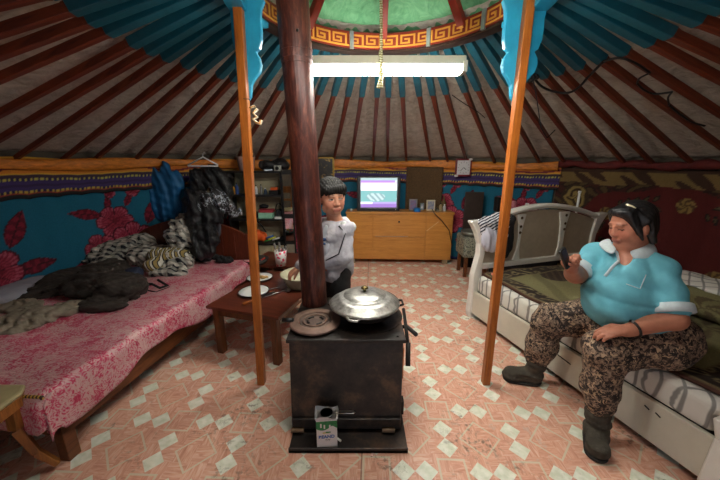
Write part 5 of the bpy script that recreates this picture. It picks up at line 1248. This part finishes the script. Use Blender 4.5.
b=MB(); b.tube([Hd.p(.035,.02,.124),Hd.p(.030,.045,.117),Hd.p(.022,.060,.104)],.005,6); b.build('hair_clip',M('pearl_clip',(220,205,170),.3),T,smooth=True)
m_polo=N('polo_fabric'); c_=m_polo.co(); n1=m_polo.noise(c_,6,4,.6); m_polo.bump(m_polo.noise(c_,16,4,.6,.8),.35,.012); m_polo=m_polo.done(m_polo.ramp(n1,[(.3,lin((88,160,176))),(.7,lin((112,188,204)))]),.85)
sp=tor(.008)+[rc((1.505,1.635,1.04),(1.50,1.63,.98),.070,.10,.04)]
sp+=[rc(shL,shL+(elL-shL)*.74,.070,.078,.035),rc(shR,shR+(elR-shR)*.66,.064,.066,.035),rc((1.51,1.61,1.01),shL,.060,.066,.03),rc((1.49,1.65,1.01),shR,.060,.062,.03)]
nk=Hd.p(-.01,0,-.12)
sp+=[cut(rc((1.50,1.635,1.16),(1.495,1.63,1.075),.085,.070,.01)),cut(rc((1.43,1.575,1.07),(1.345,1.49,.93),.050,.008,.008))]
def polo_w(X,Y,Z):
    f=.005*np.sin((X*.6+Y*.5)*38+Z*26+2*np.sin(Z*14))+.004*np.sin(Z*52+X*16-Y*12)*np.clip((.98-Z)*5,0,1)
    gr=-.010*np.exp(-((Z-.80-.10*(1.45-X))/.012)**2)
    return (f-gr*.7).astype(np.float32)
hemz=lambda X,Y,Z:(.615+.12*(Y-1.45)*.6)-Z
shirt=blob('polo_shirt',sp,m_polo,T,res=.006,warp=polo_w,clip=hemz)
m_trim=M('white_trim',(196,208,212),.8,amt=.08,sc=60)
def cuff(a_,b_,t,r,name):
    a_=Vector(a_);b_=Vector(b_);d=(b_-a_).normalized();c=a_+(b_-a_)*t; bb=MB(); bb.tube([c-d*.022,c-d*.02,c,c+d*.02,c+d*.022],[r*.97,r,r*1.01,r,r*.95],24); return bb.build(name,m_trim,T,smooth=True)
cuff(shL,elL,.80,.086,'cuff'); cuff(shR,elR,.74,.072,'cuff')
from mathutils.bvhtree import BVHTree
def bvh_of(o):
    dg=bpy.context.evaluated_depsgraph_get(); bpy.context.view_layer.update(); ev=o.evaluated_get(dg); me=ev.to_mesh(); M_=ev.matrix_world
    t=BVHTree.FromPolygons([M_@v.co for v in me.vertices],[tuple(p.vertices) for p in me.polygons]); ev.to_mesh_clear(); return t
def lie(tree,px,py,off=.004):
    d=Vector(ray(px,py)).normalized(); h=tree.ray_cast(Vector((0,0,1.5)),d)
    return (h[0]+h[1].normalized()*off) if h[0] is not None else None
def strip(tree,pts,w,name,mat_,parent,off=.004,n=6):
    """ribbon sewn on a garment, following its surface"""
    out=[]
    for (a0,b0),(a1,b1) in zip(pts[:-1],pts[1:]):
        for k in range(n):
            t=k/n; q=lie(tree,a0+(a1-a0)*t,b0+(b1-b0)*t,off)
            if q is not None and (not out or (q-out[-1]).length<.06): out.append(q)
    bb=MB(); bb.tube(out,[w]*len(out),8,flat=1.0); return bb.build(name,mat_,parent,smooth=True)
tr=bvh_of(shirt)
strip(tr,[(618,262),(612,268),(604,278)],.008,'placket',m_trim,T,.002)
strip(tr,[(613,246),(617,254),(619,263)],.006,'placket_edge',m_trim,T,.002)
strip(tr,[(626,284),(640,289),(647,272)],.0022,'pocket_seam',m_trim,T,.001)
def flap(pix,name):
    P3=[]
    for (a0,b0,o_) in pix:
        q=lie(tr,a0,b0,o_); P3.append(q if q is not None else at(a0,b0,1.55))
    bb=MB(); bb.add(P3,[tuple(range(len(P3)))]); 
    o=bb.build(name,m_trim,T,solid=.008,off=0,bevel=.003); return o
def collar(ptsb,tips,name):
    # folded collar leaf: upper edge near the neck, lower edge on the shirt
    vs=[];
    for u_,l_ in zip(ptsb,tips): vs+=[Vector(u_),(Vector(u_)*.45+Vector(l_)*.55)+Vector((-.006,-.010,.010)),Vector(l_)]
    fs=[(k*3+j,k*3+j+1,k*3+4+j,k*3+3+j) for k in range(len(ptsb)-1) for j in range(2)]
    bb=MB(); bb.add(vs,fs); return bb.build(name,m_trim,T,smooth=True,solid=.006,sub=1)
collar([(1.425,1.565,1.045),(1.475,1.545,1.07),(1.53,1.565,1.09),(1.565,1.61,1.10)],[(1.435,1.520,.995),(1.500,1.500,1.010),(1.56,1.525,1.035),(1.605,1.59,1.05)],'collar')
collar([(1.405,1.60,1.045),(1.405,1.65,1.065),(1.44,1.70,1.085)],[(1.355,1.565,1.015),(1.36,1.665,1.03),(1.40,1.74,1.045)],'collar')
# trousers
a=N('camouflage'); c_=a.co(); n1=a.noise(c_,30,3,.6,1.6); n2=a.noise(a.co((1,1,1),(0,0,0),(5,3,1)),34,3,.6,1.2); n3=a.noise(a.co((1,1,1),(0,0,0),(9,7,2)),50,2,.5,1)
base=a.ramp(n1,[(0,lin((54,42,34))),(.47,lin((126,104,88))),(.56,lin((158,134,112))),(.62,lin((84,60,50)))],'CONSTANT')
base=a.mix(a.math('GREATER_THAN',n2,.56),base,lin((34,26,24))); base=a.mix(a.math('GREATER_THAN',n3,.62),base,lin((178,150,120)))
a.bump(a.noise(c_,14,4,.6,.6),.45,.02); m_camo=a.done(base,.85)
pp_=limb([hipL,knL,knL+(anL-knL)*.5,knL+(anL-knL)*.72],[.145,.092,.082,.074],.05)+limb([hipR,knR,knR+(anR-knR)*.5,knR+(anR-knR)*.72],[.14,.092,.084,.074],.05)
pp_+=[el((1.57,1.58,.58),(.22,.24,.12),Rt,.06),rc(hipL+Vector((.08,0,.0)),hipL,.13,.14,.05)]
pants=blob('trousers',pp_,m_camo,T,res=.007,warp=folds(.008,30,71),clip=lambda X,Y,Z:np.where((X>1.50),.484-Z,-1))
m_boot=M('felt_boot',(66,60,50),.9,amt=.25,sc=24,bump=.5,bs=70); m_sole=M('boot_sole',(40,38,34),.9)
for an,toe,kn in ((anL,Vector((1.245,1.285,.05)),knL),(anR,Vector((1.075,1.87,.05)),knR)):
    topz=an+(kn-an)*.40; heel=Vector((an.x,an.y,.055))
    o=blob('boot',[rc(heel,topz,.055,.066,.02),rc(heel,toe,.052,.044,.03),el(toe,(.055,.055,.045),None,.02)],m_boot,T,res=.006,warp=lambda X,Y,Z:(.004*np.sin(Z*75+X*20)+.003*np.sin(Z*140)).astype(np.float32),clip=lambda X,Y,Z:.004-Z)
    s=blob('sole',[rc((heel.x,heel.y,.03),(toe.x,toe.y,.03),.061,.056,.01)],m_sole,o,res=.006,clip=lambda X,Y,Z:np.maximum(.001-Z,Z-.022))
bb=MB(); q=wrL+(elL-wrL)*.14; d=(elL-wrL).normalized(); x=d.cross(Vector((0,0,1))).normalized(); y=d.cross(x)
bb.tube([q+(x*math.cos(k*PI/12)+y*math.sin(k*PI/12))*.040 for k in range(25)],.006,8,cap=False); br=bb.build('bracelet',m_black,T,smooth=True); bb=MB(); bb.ball(q-y*.040 if y.z<0 else q+y*.04,.009,8,6); bb.build('bracelet_stone',m_steel,br,smooth=True)
# phone held in the right hand
pc=wrR+Vector((-.085,-.050,.065)); T3=E('mobile_phone','small dark mobile phone held in the woman\'s right hand','phone',pc)
bb=MB(); A_=pc+Vector((-.030,-.01,.060)); B_=pc+Vector((.035,.005,-.045)); bb.beam(A_,B_,.046,.016,up=(.3,-1,.3)); ph=bb.build('body',m_black,T3,bevel=.006); bb=MB(); n_=Vector((.25,-.8,.35)).normalized(); bb.beam(A_+n_*.0095+(B_-A_)*.08,A_+n_*.0095+(B_-A_)*.5,.036,.003,up=(.3,-1,.3)); bb.build('screen',M('phone_screen',(70,76,90),.15,amt=.1),T3,bevel=.001)
# ---- boy
B0=Vector((-.175,2.17,0)); T=E('person','boy in light grey hooded jacket standing behind the stove pipe, head turned right','person',B0)
bx,by=B0.x,B0.y
Hb=Head((-.195,2.125,1.268),math.radians(-66),.05,1.08,.06)
sL=Vector((bx+.075,by-.075,1.055)); sR=Vector((bx-.09,by+.06,1.055)); eL=Vector((bx+.060,by-.13,.87)); wL=Vector((bx-.13,by-.12,.80)); eR=Vector((bx-.17,by+.02,.84)); wR=Vector((bx-.27,by-.06,.76))
bt=[((bx,by,1.01),(.085,.13,.09)),((bx,by,.87),(.085,.125,.13)),((bx,by,.74),(.09,.125,.12))]
def btor(g_): 
    a_=math.radians(40); Rb=[[math.cos(a_),math.sin(a_),0],[-math.sin(a_),math.cos(a_),0],[0,0,1]]; return [el(c,(r[0]+g_,r[1]+g_,r[2]+g_),Rb,.05) for c,r in bt]
bpr=Hb.prims(0)+[rc(Hb.p(-.02,0,-.05),(bx,by,1.07),.048,.054,.025)]+btor(-.01)
hl,hr=Vector((bx+.025,by-.035,.70)),Vector((bx-.05,by+.035,.70))
bpr+=limb([hl,(hl.x,hl.y,.38),(hl.x,hl.y,.06)],[.07,.05,.035],.03)+limb([hr,(hr.x,hr.y,.38),(hr.x,hr.y,.06)],[.07,.05,.035],.03)
bpr+=limb([sL,eL,wL],[.042,.034,.022],.02)+limb([sR,eR,wR],[.042,.034,.022],.02)
bpr+=hand(wL,(-.9,.1,-.35),(0,-.3,.9),(0,.6,.1),.45,.8)+hand(wR,(-.8,-.3,-.5),(0,-.3,.9),(0,-.6,.1),.45,.8)
def bcol(V):
    C,eye,ay,z,q,setc=Hb.colour(V,(206,146,116),(178,92,80),(24,18,16))
    setc(eye,(226,214,206),.8); setc(eye&((ay-.034+.008*np.sign(q[:,1])*-1)**2+(z-.001)**2<.0060**2),(18,12,10),1); setc(eye&(z>.0040),(24,16,14),.9)
    return C
blob('body',bpr,m_skv,T,res=.005,colfn=bcol,smooth_it=1)
m_bh=N('boy_hair'); c_=m_bh.co((50,50,10)); f_=m_bh.noise(c_,2,3); m_bh.bump(f_,.5,.005); m_bh=m_bh.done(m_bh.ramp(f_,[(.35,lin((14,13,12))),(.65,lin((40,38,35)))]),.75,0,.25)
hp=[Hb.el((-.018,0,.048),(.102,.090,.084),.02),Hb.el((-.055,0,-.0),(.055,.080,.07),.03),Hb.rc((.072,-.045,.060),(.072,.045,.060),.026,.026,.02)]
hp+=[Hb.rc((.03,q*.068,.06),(.012,q*.080,.018),.022,.012,.02) for q in (-1,1)]
hp+=[cut(Hb.el((.100,0,-.040),(.080,.066,.080),.008)),cut(Hb.el((.0,.095,-.02),(.03,.024,.036),.006)),cut(Hb.el((.0,-.095,-.02),(.03,.024,.036),.006))]
blob('hair',hp,m_bh,T,res=.005,warp=lambda X,Y,Z:(.0028*np.sin(X*300+Y*230)+.002*np.sin(X*170-Y*300)).astype(np.float32),smooth_it=1)
m_jk=N('grey_fleece'); c_=m_jk.co(); n1=m_jk.noise(c_,10,4,.6); m_jk.bump(m_jk.noise(c_,22,4,.6,.8),.5,.01); m_jk=m_jk.done(m_jk.ramp(n1,[(.35,lin((150,148,156))),(.65,lin((186,184,190)))]),.8)
jp=btor(.022)+limb([sL,eL,eL+(wL-eL)*.9],[.062,.056,.042],.04)+limb([sR,eR,eR+(wR-eR)*.9],[.062,.056,.042],.04)
jp+=[cut(rc((bx-.005,by-.01,1.16),(bx-.005,by-.01,1.075),.062,.055,.01)),cut(rc((bx-.07,by-.10,1.10),(bx-.085,by-.125,.66),.028,.030,.01))]
jacket=blob('hooded_jacket',jp,m_jk,T,res=.006,warp=folds(.006,34,81),clip=lambda X,Y,Z:(.655-.15*(X+.18))-Z)
blob('hood',[rc((bx+.06,by-.09,1.085),(bx+.105,by-.02,1.05),.026,.034,.03),rc((bx+.105,by-.02,1.05),(bx+.06,by+.09,1.07),.036,.03,.03),rc((bx-.075,by-.03,1.09),(bx-.06,by+.06,1.085),.022,.026,.03),rc((bx+.06,by+.09,1.07),(bx-.06,by+.06,1.085),.03,.026,.03)],M('hood_lining',(186,190,186),.85,amt=.1,bump=.4),T,res=.006,warp=folds(.004,40,82))
blob('t_shirt',[el((bx-.05,by-.065,.93),(.055,.06,.16),None,.03)],M('white_tee',(200,204,210),.8,amt=.06,rgb2=None),T,res=.006)
blob('orange_collar',[rc((bx-.045,by-.072,1.07),(bx+.03,by-.072,1.09),.012,.012,.01)],M('orange_collar',(226,110,60),.7),T,res=.005)
blob('shirt_print',[el((bx-.078,by-.115,.985),(.030,.010,.012),None,.01),el((bx-.080,by-.118,.955),(.022,.010,.008),None,.01)],M('print_blue',(40,80,130),.6),T,res=.004)
b=MB(); b.tube([sL+Vector((-.045,-.055,.03)),sL+Vector((.0,-.064,-.02)),eL+Vector((-.03,-.055,.03)),eL+Vector((-.12,-.04,-.02))],.005,6); b.build('dark_piping',m_black,T,smooth=True)
tp=limb([hl,(hl.x,hl.y,.38),(hl.x,hl.y,.07)],[.088,.068,.060],.04)+limb([hr,(hr.x,hr.y,.38),(hr.x,hr.y,.07)],[.088,.068,.060],.04)
blob('trousers',tp,m_blackcloth,T,res=.008,warp=folds(.006,26,83),clip=lambda X,Y,Z:.03-Z)
for h_ in (hl,hr):
    blob('shoe',[rc((h_.x+.02,h_.y+.01,.04),(h_.x-.10,h_.y-.05,.035),.04,.034,.02)],m_black,T,res=.007,clip=lambda X,Y,Z:.002-Z)
# ------------------------------------------------------------------ camera and light
cam=bpy.data.cameras.new('camera'); camo=bpy.data.objects.new('camera',cam); link(camo); cam.sensor_width=36; cam.lens=305/20; cam.clip_start=.02
camo.location=(0,0,1.5); camo.rotation_euler=(PI/2-math.atan(77/305),0,0); scene.camera=camo
wd=bpy.data.worlds.new('sky'); scene.world=wd; wd.use_nodes=True; bg=wd.node_tree.nodes['Background']
bg.inputs[0].default_value=(.75,.85,1,1); bg.inputs[1].default_value=.6
scene.view_settings.view_transform='Standard'; scene.view_settings.look='None'; scene.view_settings.exposure=1.6; scene.view_settings.gamma=1
